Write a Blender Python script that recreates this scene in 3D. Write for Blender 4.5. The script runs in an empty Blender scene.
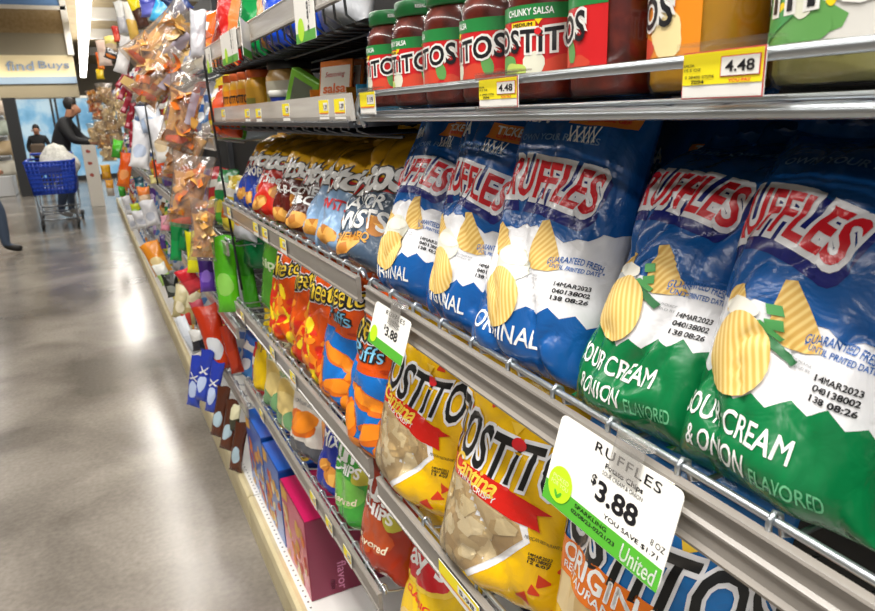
import bpy, bmesh, math, random
from mathutils import Vector, Matrix, noise
SC = bpy.context.scene
COL = SC.collection
PI = math.pi
H = 1.42                       # camera height; every relative height z is measured from here
R = math.radians
# ------------------------------------------------------------------ camera frame
F = 680.0
def cray(u, v): return Vector((u-437.5, -(v-305.5), -F))
_Y = cray(83, 123).normalized()
_D = cray(523, 2671).normalized()
_Z = -(_D - _Y*(_D.dot(_Y))); _Z.normalize()
_X = _Y.cross(_Z)
CM = Matrix((_X, _Y, _Z))      # camera -> world
def P(u, v, x=None, y=None, z=None):
    r = CM @ cray(u, v)
    k = x/r.x if x is not None else (y/r.y if y is not None else z/r.z)
    return Vector((r.x*k, r.y*k, r.z*k + H))
def pxm(p):                     # pixels per metre at a world point
    c = CM.transposed() @ (Vector(p)-Vector((0, 0, H)))
    return F/(-c.z)

# ------------------------------------------------------------------ materials
MATS = {}
def lin(c):
    if isinstance(c, str):
        c = c.lstrip('#'); c = [int(c[i:i+2], 16)/255 for i in (0, 2, 4)]
    return tuple((x/12.92 if x <= .04045 else ((x+.055)/1.055)**2.4) for x in c[:3]) + (1,)
def newmat(name):
    m = bpy.data.materials.new(name); m.use_nodes = True
    nt = m.node_tree
    return m, nt, nt.nodes['Principled BSDF']
def mat(name, col, rough=.5, metal=0, spec=.5, emit=0, coat=0):
    if name in MATS: return MATS[name]
    m, nt, b = newmat(name)
    b.inputs['Base Color'].default_value = lin(col)
    b.inputs['Roughness'].default_value = rough
    b.inputs['Metallic'].default_value = metal
    b.inputs['Specular IOR Level'].default_value = spec
    if coat: b.inputs['Coat Weight'].default_value = coat; b.inputs['Coat Roughness'].default_value = .12
    if emit:
        b.inputs['Emission Color'].default_value = lin(col); b.inputs['Emission Strength'].default_value = emit
    MATS[name] = m
    return m
def film(col, rough=.27, bump=.38):
    key = 'film_'+col.lstrip('#')+('_%g' % rough)
    if key in MATS: return MATS[key]
    m, nt, b = newmat(key)
    b.inputs['Base Color'].default_value = lin(col)
    b.inputs['Roughness'].default_value = rough
    b.inputs['Coat Weight'].default_value = .35
    b.inputs['Coat Roughness'].default_value = .14
    tc = nt.nodes.new('ShaderNodeTexCoord')
    n1 = nt.nodes.new('ShaderNodeTexNoise'); n1.inputs['Scale'].default_value = 26; n1.inputs['Detail'].default_value = 3
    n1.inputs['Distortion'].default_value = 1.2
    bp = nt.nodes.new('ShaderNodeBump'); bp.inputs['Strength'].default_value = bump; bp.inputs['Distance'].default_value = .006
    nt.links.new(tc.outputs['Object'], n1.inputs['Vector'])
    nt.links.new(n1.outputs['Fac'], bp.inputs['Height'])
    nt.links.new(bp.outputs['Normal'], b.inputs['Normal'])
    nt.links.new(bp.outputs['Normal'], b.inputs['Coat Normal'])
    MATS[key] = m
    return m
def ramp(nt, stops):
    r = nt.nodes.new('ShaderNodeValToRGB'); e = r.color_ramp.elements
    while len(e) < len(stops): e.new(.5)
    for q, (p, c) in zip(e, stops): q.position = p; q.color = lin(c)
    return r
def tex_mat(name, kind, scale, stops, rough=.5, vscale=(1, 1, 1), detail=4, coat=0, bump=0, rot=(0, 0, 0), dist=0):
    if name in MATS: return MATS[name]
    m, nt, b = newmat(name)
    tc = nt.nodes.new('ShaderNodeTexCoord'); mp = nt.nodes.new('ShaderNodeMapping')
    mp.inputs['Scale'].default_value = vscale; mp.inputs['Rotation'].default_value = rot
    nt.links.new(tc.outputs['Object'], mp.inputs['Vector'])
    if kind == 'noise':
        t = nt.nodes.new('ShaderNodeTexNoise'); t.inputs['Detail'].default_value = detail; out = t.outputs['Fac']
        t.inputs['Distortion'].default_value = dist
    elif kind == 'cells':
        t = nt.nodes.new('ShaderNodeTexVoronoi'); sp = nt.nodes.new('ShaderNodeSeparateColor')
        nt.links.new(t.outputs['Color'], sp.inputs[0]); out = sp.outputs[0]
    else:
        t = nt.nodes.new('ShaderNodeTexWave'); t.inputs['Distortion'].default_value = dist; out = t.outputs['Fac']
    t.inputs['Scale'].default_value = scale
    nt.links.new(mp.outputs[0], t.inputs['Vector'])
    r = ramp(nt, stops); nt.links.new(out, r.inputs[0]); nt.links.new(r.outputs[0], b.inputs['Base Color'])
    b.inputs['Roughness'].default_value = rough
    if coat: b.inputs['Coat Weight'].default_value = coat; b.inputs['Coat Roughness'].default_value = .12
    if bump:
        bp = nt.nodes.new('ShaderNodeBump'); bp.inputs['Strength'].default_value = bump; bp.inputs['Distance'].default_value = .004
        nt.links.new(out, bp.inputs['Height']); nt.links.new(bp.outputs['Normal'], b.inputs['Normal'])
    MATS[name] = m
    return m
def clear_mat(name, tint='#ffffff', gloss=.16, haze=.06, bump=.5, scale=30):
    if name in MATS: return MATS[name]
    m = bpy.data.materials.new(name); m.use_nodes = True; nt = m.node_tree
    for n in list(nt.nodes): nt.nodes.remove(n)
    N = nt.nodes.new
    o = N('ShaderNodeOutputMaterial'); tr = N('ShaderNodeBsdfTransparent'); gl = N('ShaderNodeBsdfGlossy'); df = N('ShaderNodeBsdfDiffuse')
    tr.inputs['Color'].default_value = lin(tint); gl.inputs['Roughness'].default_value = .12; df.inputs['Color'].default_value = lin('#e8e4e0')
    m1 = N('ShaderNodeMixShader'); m2 = N('ShaderNodeMixShader'); fr = N('ShaderNodeLayerWeight'); fr.inputs['Blend'].default_value = .25
    mx = N('ShaderNodeMath'); mx.operation = 'MULTIPLY_ADD'; mx.inputs[1].default_value = .5; mx.inputs[2].default_value = gloss*.5
    nt.links.new(fr.outputs['Fresnel'], mx.inputs[0])
    m1.inputs[0].default_value = haze
    nt.links.new(tr.outputs[0], m1.inputs[1]); nt.links.new(df.outputs[0], m1.inputs[2])
    nt.links.new(mx.outputs[0], m2.inputs[0]); nt.links.new(m1.outputs[0], m2.inputs[1]); nt.links.new(gl.outputs[0], m2.inputs[2])
    if bump:
        tc = N('ShaderNodeTexCoord'); n1 = N('ShaderNodeTexNoise'); n1.inputs['Scale'].default_value = scale; n1.inputs['Distortion'].default_value = 1.5
        bp = N('ShaderNodeBump'); bp.inputs['Strength'].default_value = bump; bp.inputs['Distance'].default_value = .008
        nt.links.new(tc.outputs['Object'], n1.inputs['Vector']); nt.links.new(n1.outputs['Fac'], bp.inputs['Height'])
        nt.links.new(bp.outputs['Normal'], gl.inputs['Normal']); nt.links.new(bp.outputs['Normal'], fr.inputs['Normal'])
    nt.links.new(m2.outputs[0], o.inputs[0])
    MATS[name] = m
    return m

# ------------------------------------------------------------------ object helpers
def tag(o, label=None, cat=None, group=None, kind=None):
    if label: o['label'] = label
    if cat: o['category'] = cat
    if group: o['group'] = group
    if kind: o['kind'] = kind
    return o
def thing(name, label, cat, loc=(0, 0, 0), rot=(0, 0, 0), group=None):
    o = bpy.data.objects.new(name, None); COL.objects.link(o)
    o.empty_display_size = .05
    o.location = loc; o.rotation_euler = rot
    return tag(o, label, cat, group)
def copy_tree(o, parent=None):
    c = o.copy(); COL.objects.link(c)
    if parent is not None: c.parent = parent
    for ch in list(o.children): copy_tree(ch, c)
    return c
class MB:
    def __init__(s): s.bm = bmesh.new(); s.mats = []
    def mi(s, m):
        if m not in s.mats: s.mats.append(m)
        return s.mats.index(m)
    def add(s, verts, faces, m, smooth=True):
        k = s.mi(m); vs = [s.bm.verts.new(v) for v in verts]
        for f in faces:
            try:
                q = s.bm.faces.new([vs[i] for i in f]); q.material_index = k; q.smooth = smooth
            except ValueError: pass
        return vs
    def box(s, x0, x1, y0, y1, z0, z1, m, bev=0, M=None):
        b = bmesh.new(); bmesh.ops.create_cube(b, size=1)
        bmesh.ops.scale(b, vec=(x1-x0, y1-y0, z1-z0), verts=b.verts)
        bmesh.ops.translate(b, vec=((x0+x1)/2, (y0+y1)/2, (z0+z1)/2), verts=b.verts)
        if bev: bmesh.ops.bevel(b, geom=list(b.edges), offset=bev, segments=2, profile=.5, affect='EDGES')
        if M is not None: bmesh.ops.transform(b, matrix=M, verts=b.verts)
        s.merge(b, m, False)
        return s
    def merge(s, b, m, smooth=True):
        b.verts.index_update()
        s.add([v.co.copy() for v in b.verts], [[v.index for v in f.verts] for f in b.faces], m, smooth); b.free()
    def tube(s, pts, r, m, n=8, closed=False, cap=True):
        pts = [Vector(p) for p in pts]; N = len(pts); rs = r if isinstance(r, (list, tuple)) else [r]*N
        up = Vector((0, 0, 1)); rings = []; prev = None
        for i, p in enumerate(pts):
            a = pts[(i-1) % N] if (i > 0 or closed) else p; c = pts[(i+1) % N] if (i < N-1 or closed) else p
            t = (c-a).normalized()
            if prev is None:
                u = t.cross(up)
                if u.length < .05: u = t.cross(Vector((1, 0, 0)))
            else: u = prev - t*prev.dot(t)
            u.normalize(); prev = u; w = t.cross(u)
            rings.append([p + (u*math.cos(2*PI*k/n)+w*math.sin(2*PI*k/n))*rs[i] for k in range(n)])
        V = [q for rg in rings for q in rg]; Fs = []
        for i in range(N if closed else N-1):
            j = (i+1) % N
            for k in range(n): Fs.append([i*n+k, i*n+(k+1) % n, j*n+(k+1) % n, j*n+k])
        if cap and not closed: Fs.append(list(range(n))[::-1]); Fs.append([(N-1)*n+k for k in range(n)])
        s.add(V, Fs, m); return s
    def lathe(s, prof, m, n=32, c=(0, 0), cap0=True, cap1=True):
        V = []; Fs = []
        for r, z in prof:
            for k in range(n): V.append((c[0]+r*math.cos(2*PI*k/n), c[1]+r*math.sin(2*PI*k/n), z))
        for i in range(len(prof)-1):
            for k in range(n): Fs.append([i*n+k, i*n+(k+1) % n, (i+1)*n+(k+1) % n, (i+1)*n+k])
        if cap0: Fs.append(list(range(n))[::-1])
        if cap1: Fs.append([(len(prof)-1)*n+k for k in range(n)])
        s.add(V, Fs, m); return s
    def extrude(s, prof, p0, p1, m, axis='y', smooth=False, close=True):
        """prof: (x,z) loop extruded along y with linear drift of z from p0=(y,dz) to p1."""
        n = len(prof)
        V = [(x, p0[0], z+p0[1]) for x, z in prof]+[(x, p1[0], z+p1[1]) for x, z in prof]
        Fs = [[i, (i+1) % n, n+(i+1) % n, n+i] for i in range(n if close else n-1)]
        if close: Fs += [list(range(n))[::-1], list(range(n, 2*n))]
        s.add(V, Fs, m, smooth); return s
    def build(s, name, parent=None, auto=False):
        bmesh.ops.recalc_face_normals(s.bm, faces=s.bm.faces) if auto else None
        me = bpy.data.meshes.new(name); s.bm.to_mesh(me); s.bm.free()
        for m in s.mats: me.materials.append(m)
        o = bpy.data.objects.new(name, me); COL.objects.link(o)
        if parent is not None: o.parent = parent
        return o

# ------------------------------------------------------------------ flat artwork (text and shapes) laid onto surfaces
TCACHE = {}
def glyphs(s, off=0, shear=0, sp=1.0):
    k = (s, off, shear, sp)
    if k in TCACHE: return TCACHE[k]
    cu = bpy.data.curves.new('lettering', 'FONT'); cu.body = s; cu.size = 1; cu.offset = off; cu.shear = shear
    cu.space_character = sp; cu.resolution_u = 3; cu.align_x = 'CENTER'; cu.align_y = 'CENTER'
    ob = bpy.data.objects.new('lettering', cu); COL.objects.link(ob)
    dg = bpy.context.evaluated_depsgraph_get(); dg.update()
    me = bpy.data.meshes.new_from_object(ob.evaluated_get(dg))
    V = [(v.co.x, v.co.y) for v in me.vertices]; Fs = [list(p.vertices) for p in me.polygons]
    bpy.data.objects.remove(ob); bpy.data.curves.remove(cu); bpy.data.meshes.remove(me)
    TCACHE[k] = (V, Fs)
    return TCACHE[k]
def rot2(V, a, cx, cy):
    c, s_ = math.cos(a), math.sin(a)
    return [(cx+x*c-y*s_, cy+x*s_+y*c) for x, y in V]
def T(s, cx, cy, w, h, rot=0, bold=0, out=0, shear=0, sp=1.0, warp=None):
    """text shape fitted in w x h at (cx,cy); out = outline growth"""
    shift = 0
    if bold and not out and any(c in 'MWNVKXmwn&' for c in s): shift, bold = bold*.8, 0
    V0, F0 = glyphs(s, bold, shear, sp)
    if shift:
        n0 = len(V0); VV = []; FF = []
        for q, (sx, sy) in enumerate(((-shift, 0), (shift, 0), (0, shift), (0, -shift))):
            VV += [(x+sx, y+sy) for x, y in V0]; FF += [[i+q*n0 for i in f] for f in F0]
        V0, F0 = VV, FF
    x0 = min(v[0] for v in V0); x1 = max(v[0] for v in V0); y0 = min(v[1] for v in V0); y1 = max(v[1] for v in V0)
    V, Fs = glyphs(s, bold+out, shear, sp) if out else (V0, F0)
    mx, my = (x0+x1)/2, (y0+y1)/2; kx, ky = w/(x1-x0), h/(y1-y0)
    Q = [((x-mx)*kx, (y-my)*ky) for x, y in V]
    if warp: Q = [warp(x/w*2, y, x) for x, y in Q]
    return rot2(Q, R(rot), cx, cy), Fs
def poly(pts): return list(pts), [list(range(len(pts)))]
def rect(x0, y0, x1, y1): return poly([(x0, y0), (x1, y0), (x1, y1), (x0, y1)])
def ell(cx, cy, rx, ry, rot=0, n=22, p=1):
    V = []
    for i in range(n):
        a = 2*PI*i/n; c, s_ = math.cos(a), math.sin(a)
        V.append((rx*math.copysign(abs(c)**p, c), ry*math.copysign(abs(s_)**p, s_)))
    return rot2(V, R(rot), cx, cy), [list(range(n))]
def blob(cx, cy, rx, ry, rot=0, seed=0, n=18, amp=.18):
    rn = random.Random(seed); ph = [rn.uniform(0, 6.28) for _ in range(3)]
    V = []
    for i in range(n):
        a = 2*PI*i/n; k = 1+amp*(math.sin(2*a+ph[0])+.6*math.sin(3*a+ph[1])+.4*math.sin(5*a+ph[2]))/2
        V.append((rx*k*math.cos(a), ry*k*math.sin(a)))
    return rot2(V, R(rot), cx, cy), [list(range(n))]
def zig(x0, x1, ys, y_far):
    """region between a jagged top line (ys) and y_far"""
    n = len(ys); pts = [(x0+(x1-x0)*i/(n-1), y) for i, y in enumerate(ys)]
    # quads so that the area stays convex per face
    V = []; Fs = []
    for i, (x, y) in enumerate(pts): V += [(x, y), (x, y_far)]
    for i in range(n-1):
        q = [2*i, 2*i+1, 2*i+3, 2*i+2]
        Fs.append(q if y_far < ys[0] else q[::-1])
    return V, Fs
def lay(mb, shape, m, f, us=(), vs=(), diag=False):
    """cut shape along grid lines us/vs and map its points with f(a,b) into mb"""
    V, Fs = shape
    if not V: return
    b = bmesh.new(); vv = [b.verts.new((x, y, 0)) for x, y in V]
    for q in Fs:
        try: b.faces.new([vv[i] for i in q])
        except ValueError: pass
    x0 = min(v[0] for v in V); x1 = max(v[0] for v in V); y0 = min(v[1] for v in V); y1 = max(v[1] for v in V)
    for q in us:
        if x0 < q < x1: bmesh.ops.bisect_plane(b, geom=list(b.verts)+list(b.edges)+list(b.faces), dist=1e-7, plane_co=(q, 0, 0), plane_no=(1, 0, 0))
    for q in vs:
        if y0 < q < y1: bmesh.ops.bisect_plane(b, geom=list(b.verts)+list(b.edges)+list(b.faces), dist=1e-7, plane_co=(0, q, 0), plane_no=(0, 1, 0))
    if diag and len(us) > 1 and len(vs) > 1:
        da, db = us[1]-us[0], vs[1]-vs[0]; nn = Vector((1/da, -1/db, 0)); ln = nn.length; nn.normalize()
        vals = [(x-us[0])/da-(y-vs[0])/db for x, y in V]
        for k in range(math.ceil(min(vals)), math.floor(max(vals))+1):
            bmesh.ops.bisect_plane(b, geom=list(b.verts)+list(b.edges)+list(b.faces), dist=1e-7, plane_co=(us[0]+k*da, vs[0], 0), plane_no=nn)
    b.verts.index_update()
    A = []
    for fc in b.faces:
        ids = [v.index for v in fc.verts]
        ar = sum(fc.verts[i].co.x*fc.verts[(i+1) % len(ids)].co.y-fc.verts[(i+1) % len(ids)].co.x*fc.verts[i].co.y for i in range(len(ids)))
        A.append(ids if ar > 0 else ids[::-1])
    pts = [f(v.co.x, v.co.y) for v in b.verts]
    mb.add(pts, A, m, bool(us)); b.free()
def clip(shape, x0, y0, x1, y1):
    V, Fs = shape; b = bmesh.new(); vv = [b.verts.new((x, y, 0)) for x, y in V]
    for q in Fs:
        try: b.faces.new([vv[i] for i in q])
        except ValueError: pass
    for co, no in (((x0, 0, 0), (-1, 0, 0)), ((x1, 0, 0), (1, 0, 0)), ((0, y0, 0), (0, -1, 0)), ((0, y1, 0), (0, 1, 0))):
        bmesh.ops.bisect_plane(b, geom=list(b.verts)+list(b.edges)+list(b.faces), dist=1e-7, plane_co=co, plane_no=no, clear_outer=True)
    b.verts.index_update()
    r = ([(v.co.x, v.co.y) for v in b.verts], [[v.index for v in f.verts] for f in b.faces]); b.free()
    return r
def plane_map(o, ax, ay, n, layer):
    o, ax, ay, n = Vector(o), Vector(ax), Vector(ay), Vector(n)
    return lambda a, b: o+ax*a+ay*b+n*(.0003*layer)

# ------------------------------------------------------------------ bags
class Bag:
    """pillow bag in its own frame: x across (as read), z up, -y towards the reader, origin at the middle of the base"""
    def __init__(s, w, h, t, nu=22, nv=28, seed=1, crease=1.0, topbend=0.0, slump=.12, bot=.12, top=.45, pinch=.11):
        s.w, s.h, s.nu, s.nv = w, h, nu, nv; cs = min(1, w/.17)
        rn = random.Random(seed); sd = rn.uniform(0, 50); ph = [rn.uniform(0, 6.28) for _ in range(6)]
        s.Fp = []; s.Bp = []
        for j in range(nv+1):
            v = j/nv
            sb = min(1, v/bot); st = min(1, (1-v)/top)
            g = math.sqrt(max(0, 1-(1-sb)**2))*max(0, 1-(1-st)**2)**.7
            W = w/2*(1-pinch*g)
            fr = []; br = []
            for i in range(nu+1):
                u = -1+2*i/nu
                x = .45*u+.55*math.sin(u*PI/2)
                pf = max(0, 1-abs(x)**2.3)**.62
                dk = 0
                if 0 < i < nu and 0 < j < nv:
                    p = Vector((u*1.3+sd, v*2.6*h/w*.6+sd*.7, sd)); r1 = 1-abs(noise.noise(p))*2.2
                    q = Vector((u*2.7+v*1.5+sd, v*4.4-u*.8+sd*.3, sd+9)); r2 = 1-abs(noise.noise(q))*2.2
                    dk = -(max(0, r1)**4*.0075+max(0, r2)**4*.005)*cs
                    dk += noise.noise(p*1.7)*.008*cs
                    ed = math.exp(-v/.07)+math.exp(-(1-v)/.10)
                    dk += ed*.0055*cs*math.sin(u*7+ph[0]+1.5*math.sin(u*3+ph[1]))*pf
                    dk *= crease*min(1, pf*1.6)
                sag = slump*math.exp(-((v-.25)/.3)**2)
                th = t/2*pf*g*(1+sag)+dk
                yb = topbend*max(0, v-.72)**2*8 + .004*math.sin(v*5+ph[2])
                zz = v*h*(1-.0*g) - .004*math.sin(u*3.1+ph[3])*g
                if v > .93: zz += .004*math.sin(u*4+ph[4])
                fr.append(Vector((x*W, yb-max(.0006, th), zz)))
                br.append(Vector((x*W, yb+max(.0006, t/2*pf*g*.8), zz)))
            br[0] = fr[0].copy(); br[nu] = fr[nu].copy()
            s.Fp.append(fr); s.Bp.append(br)
        s.us = [(-1+2*i/nu)*w/2 for i in range(nu+1)]; s.vs = [j/nv*h for j in range(nv+1)]
        s.Nm = [[None]*(nu+1) for _ in range(nv+1)]
        for j in range(nv+1):
            for i in range(nu+1):
                a = s.Fp[j][min(nu, i+1)]-s.Fp[j][max(0, i-1)]; b = s.Fp[min(nv, j+1)][i]-s.Fp[max(0, j-1)][i]
                n = a.cross(b); n = n.normalized() if n.length > 1e-9 else Vector((0, -1, 0))
                s.Nm[j][i] = n if n.y < 0 or abs(n.x) > .8 else -n
    def at(s, a, b, off):
        fu = min(max((a/(s.w/2)+1)/2*s.nu, 0), s.nu-1e-6); fv = min(max(b/s.h*s.nv, 0), s.nv-1e-6)
        i, j = int(fu), int(fv); x, y = fu-i, fv-j
        def L(G):
            if x >= y: return G[j][i]*(1-x)+G[j][i+1]*(x-y)+G[j+1][i+1]*y
            return G[j][i]*(1-y)+G[j+1][i]*(y-x)+G[j+1][i+1]*x
        return L(s.Fp)+L(s.Nm).normalized()*off
    def body(s, name, parent, base, art, step=.00045):
        """base: film or list of (v_top, film) bands from the base upwards; art: list of (shape, material)"""
        mb = MB(); bands = base if isinstance(base, list) else [(1.01, base)]
        def bm_at(v):
            for t_, m in bands:
                if v < t_: return m
            return bands[-1][1]
        for j in range(s.nv):
            m = bm_at((j+.5)/s.nv)
            V = s.Fp[j]+s.Fp[j+1]; n = s.nu+1
            mb.add(V, [q for i in range(s.nu) for q in ([i, i+1, n+i+1], [i, n+i+1, n+i])], m)
            V = s.Bp[j]+s.Bp[j+1]
            mb.add(V, [[i+1, i, n+i, n+i+1] for i in range(s.nu)], m)
        bmesh.ops.remove_doubles(mb.bm, verts=mb.bm.verts, dist=1e-6)
        for it in art:
            shape, m, ly = it
            shape = clip(shape, -s.w/2*.998, .001, s.w/2*.998, s.h*.999)
            off = step*ly
            lay(mb, shape, m, lambda a, b: s.at(a, b, off), s.us, s.vs, True)
        return mb.build(name, parent)
    def seal(s, name, parent, m, top=True, hgt=.012, seed=0):
        row = s.Fp[s.nv] if top else s.Fp[0]
        rn = random.Random(seed); ph = rn.uniform(0, 6)
        mb = MB(); V = []; n = len(row); K = 4
        for k in range(K+1):
            for i, p in enumerate(row):
                d = hgt*k/K
                wob = .0035*math.sin(i*.9+ph)*k/K
                zig_ = (.0012 if i % 2 else -.0012) if k == K else 0
                V.append(p+Vector((0, wob+(.0006 if k % 2 else -.0006), (d+zig_) if top else -(d*.15+zig_*.2))) if top else p+Vector((0, d, .0008*k)))
        Fs = [[k*n+i, k*n+i+1, (k+1)*n+i+1, (k+1)*n+i] for k in range(K) for i in range(n-1)]
        mb.add(V, Fs, m)
        return mb.build(name, parent)
def bag_rot(lean=0, yaw=0, roll=0): return (R(-lean), R(roll), R(-90+yaw))
# ================================================================== the setting
def struct(o, label=None): o['kind'] = 'structure'; return o
M_floor = tex_mat('polished_concrete', 'noise', 1.3, [(.34, '#5b5650'), (.5, '#77716a'), (.66, '#8f8981')], rough=.2, detail=9, dist=.4)
_b = M_floor.node_tree.nodes['Principled BSDF']
_nt = M_floor.node_tree
_n = _nt.nodes.new('ShaderNodeTexNoise'); _n.inputs['Scale'].default_value = 55; _n.inputs['Detail'].default_value = 6
_tc = _nt.nodes.new('ShaderNodeTexCoord'); _nt.links.new(_tc.outputs['Object'], _n.inputs['Vector'])
_mr = _nt.nodes.new('ShaderNodeMapRange'); _mr.inputs[3].default_value = .14; _mr.inputs[4].default_value = .27; _b.inputs['Specular IOR Level'].default_value = .4
_nt.links.new(_n.outputs['Fac'], _mr.inputs[0]); _nt.links.new(_mr.outputs[0], _b.inputs['Roughness'])
_mx = _nt.nodes.new('ShaderNodeMixRGB'); _mx.blend_type = 'OVERLAY'; _mx.inputs[0].default_value = .30
_old = _b.inputs['Base Color'].links[0].from_socket
_nt.links.new(_old, _mx.inputs[1]); _nt.links.new(_n.outputs['Fac'], _mx.inputs[2]); _nt.links.new(_mx.outputs[0], _b.inputs['Base Color'])
mb = MB(); mb.box(-9, 4, -4, 44, -.1, 0, M_floor); struct(mb.build('floor'))
M_ceil = tex_mat('tan_ceiling', 'noise', 3, [(.3, '#8f7d5c'), (.7, '#a59370')], rough=.8)
M_tan = tex_mat('tan_acoustic_panel', 'noise', 14, [(.3, '#97805a'), (.7, '#ab9470')], rough=.9)
M_cream = mat('cream_paint', '#e6d6ae', .7)
M_bluepaint = mat('blue_grey_paint', '#7d92ac', .6)
M_skyblue = mat('sky_blue_panel', '#6f9ad6', .6)
M_greytan = mat('grey_tan_panel', '#8f8672', .7)
M_white = mat('white_paint', '#e9e6df', .6)
M_dark = mat('dark_bronze_frame', '#2b2c2e', .4)
mb = MB(); mb.box(-9, 4, -4, 44, 4.5, 4.6, M_ceil); struct(mb.build('ceiling'))
for k, yy in enumerate((15.5, 18.5, 22.5, 27.5, 34)):
    mb = MB(); mb.box(.55, 4, yy, yy+.35, 4.2, 4.5, M_white); struct(mb.build('trim_%d' % (k+1)))
YW = 20.0
xr = P(70, 40, y=YW).x
zz = lambda v: P(35, v, y=YW).z
mb = MB()
mb.box(-9, xr, YW, YW+.3, zz(8), 4.5, M_skyblue)
mb.box(-9, xr, YW, YW+.3, zz(33), zz(8), M_tan)
mb.box(-9, xr, YW+.02, YW+.3, zz(55), zz(33), M_greytan)
mb.box(-9, xr, YW+.02, YW+.3, zz(77), zz(55), M_cream)
mb.box(-9, xr, YW-.1, YW+.3, zz(84), zz(77), M_bluepaint)
mb.box(-9, xr, YW-.02, YW+.3, zz(98), zz(84), M_greytan)
mb.box(-9, P(8, 120, y=YW).x, YW, YW+.3, 0, zz(98), M_greytan)
wf = struct(mb.build('wall_far'))
mb = MB(); mb.box(-9, xr+.02, YW-.06, YW, zz(9.5), zz(5.5), M_white); mb.box(xr-.1, xr+.04, YW-.06, YW+.02, zz(55), 4.5, M_white); struct(mb.build('trim_6'))
# lettering on the cream band
M_sign = mat('blue_grey_letters', '#7f93b5', .5)
sg = thing('wall_lettering', 'blue grey lettering on the cream band of the far wall', 'sign', (P(40, 68, y=YW).x, YW, P(40, 68, y=YW).z))
for s_, px_, w_ in (('find', 20, 24), ('Buys', 54, 27)):
    mb = MB(); k = 1/pxm((P(px_, 66, y=YW)))
    cx = P(px_, 66, y=YW)
    V, Fs = T(s_, 0, 0, w_*k, 9*k, bold=0)
    n = len(V); mb.add([(x, 0, y) for x, y in V], Fs, M_sign, False); mb.add([(x, .04, y) for x, y in V], [f[::-1] for f in Fs], M_sign, False)
    from collections import Counter
    ec = Counter(); dirn = {}
    for f in Fs:
        for a, b in zip(f, f[1:]+f[:1]): ec[frozenset((a, b))] += 1; dirn[frozenset((a, b))] = (a, b)
    W = [(x, 0, y) for x, y in V]+[(x, .04, y) for x, y in V]
    mb.add(W, [[dirn[e][0], dirn[e][1], n+dirn[e][1], n+dirn[e][0]] for e, c in ec.items() if c == 1], M_sign, False)
    o = mb.build('word', sg); o.location = (cx.x-sg.location.x, -.045, cx.z-sg.location.z)
# bright window with frames
M_win = MATS.get('x')
m, nt, b = newmat('bright_window_view')
tc = nt.nodes.new('ShaderNodeTexCoord'); n1 = nt.nodes.new('ShaderNodeTexNoise'); n1.inputs['Scale'].default_value = 2.2; n1.inputs['Detail'].default_value = 8
nt.links.new(tc.outputs['Object'], n1.inputs['Vector'])
rp = ramp(nt, [(.32, '#5f9fc8'), (.5, '#8cc4e6'), (.66, '#d3ecf6')]); nt.links.new(n1.outputs['Fac'], rp.inputs[0])
nt.links.new(rp.outputs[0], b.inputs['Emission Color']); b.inputs['Emission Strength'].default_value = .75; b.inputs['Base Color'].default_value = (.05, .08, .1, 1)
b.inputs['Roughness'].default_value = .1
M_win = m
mb = MB(); mb.box(P(8, 120, y=YW).x, xr+.9, YW+.12, YW+.2, .05, zz(97), M_win); struct(mb.build('window_1'))
mb = MB()
for px_, w_ in ((52, .05), (56.5, .05), (76, .06)):
    x_ = P(px_, 110, y=YW).x; mb.box(x_-w_/2, x_+w_/2, YW+.02, YW+.12, 0, zz(98), M_dark)
mb.box(P(8, 120, y=YW).x, xr+.9, YW+.02, YW+.12, zz(99), zz(96.5), M_white)
mb.box(P(8, 120, y=YW).x, xr+.9, YW+.02, YW+.12, 0, .12, M_dark)
struct(mb.build('trim_7'))
mb = MB(); x_ = P(11.5, 110, y=16.5).x; mb.box(x_-.12, x_+.10, 16.4, 16.6, 0, P(10, 98, y=16.5).z, M_dark)
struct(mb.build('trim_8'))
M_back = mat('far_store_wall', '#b8ae9c', .8)
mb = MB(); mb.box(-9.2, -9, -4, 44, 0, 4.6, M_back); struct(mb.build('wall_left'))
mb = MB(); mb.box(-9, 4, 43.5, 43.8, 0, 4.6, M_back); struct(mb.build('wall_back'))
# ceiling light line over the aisle
M_tubel = mat('fluorescent_light', '#fffaf0', .5, emit=7)
XL = .38
for k in range(10):
    y0 = 4+k*3.7
    lt = thing('ceiling_light', 'glowing white strip light in the continuous ceiling line over the aisle', 'light', (XL, y0, 3.66), group='strip lights in a line over the aisle')
    mb = MB(); mb.box(-.13, .13, 0, 3.62, 0, .05, M_tubel, bev=.015); mb.build('diffuser', lt)
    mb = MB(); mb.box(-.14, .14, 0, 3.64, .05, .11, M_white); mb.build('housing', lt)
    
    for q in (.4, 3.2): mb = MB(); mb.tube([(0, q, .1), (0, q, .84)], .01, M_white); mb.build('hanger', lt)

# ================================================================== gondola shelving
M_wire = mat('galvanised_wire', '#b9bfc4', .28, metal=.9)
M_wired = mat('dark_steel_wire', '#5c6064', .35, metal=.85)
M_black = mat('black_back_panel', '#0d0e10', .6)
M_post = mat('grey_steel_upright', '#3a3c40', .45, metal=.4)
M_chan = tex_mat('grey_plastic_channel', 'noise', 18, [(.3, '#78736d'), (.7, '#928c85')], rough=.28, vscale=(1, .15, 3), coat=.4)
M_chanw = tex_mat('pale_plastic_channel', 'noise', 18, [(.3, '#aaa59f'), (.7, '#c6c2bc')], rough=.25, vscale=(1, .15, 3), coat=.4)
M_chanlip = mat('clear_plastic_lip', '#cfcfcd', .18, coat=.5)
M_deck = mat('white_enamel_deck', '#e9e8e4', .3, coat=.3)
M_kick = tex_mat('cream_kick_strip', 'noise', 9, [(.3, '#c3b58c'), (.7, '#d6caa4')], rough=.45)
M_hole = mat('perforation_dark', '#3c3c3c', .7)
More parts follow.
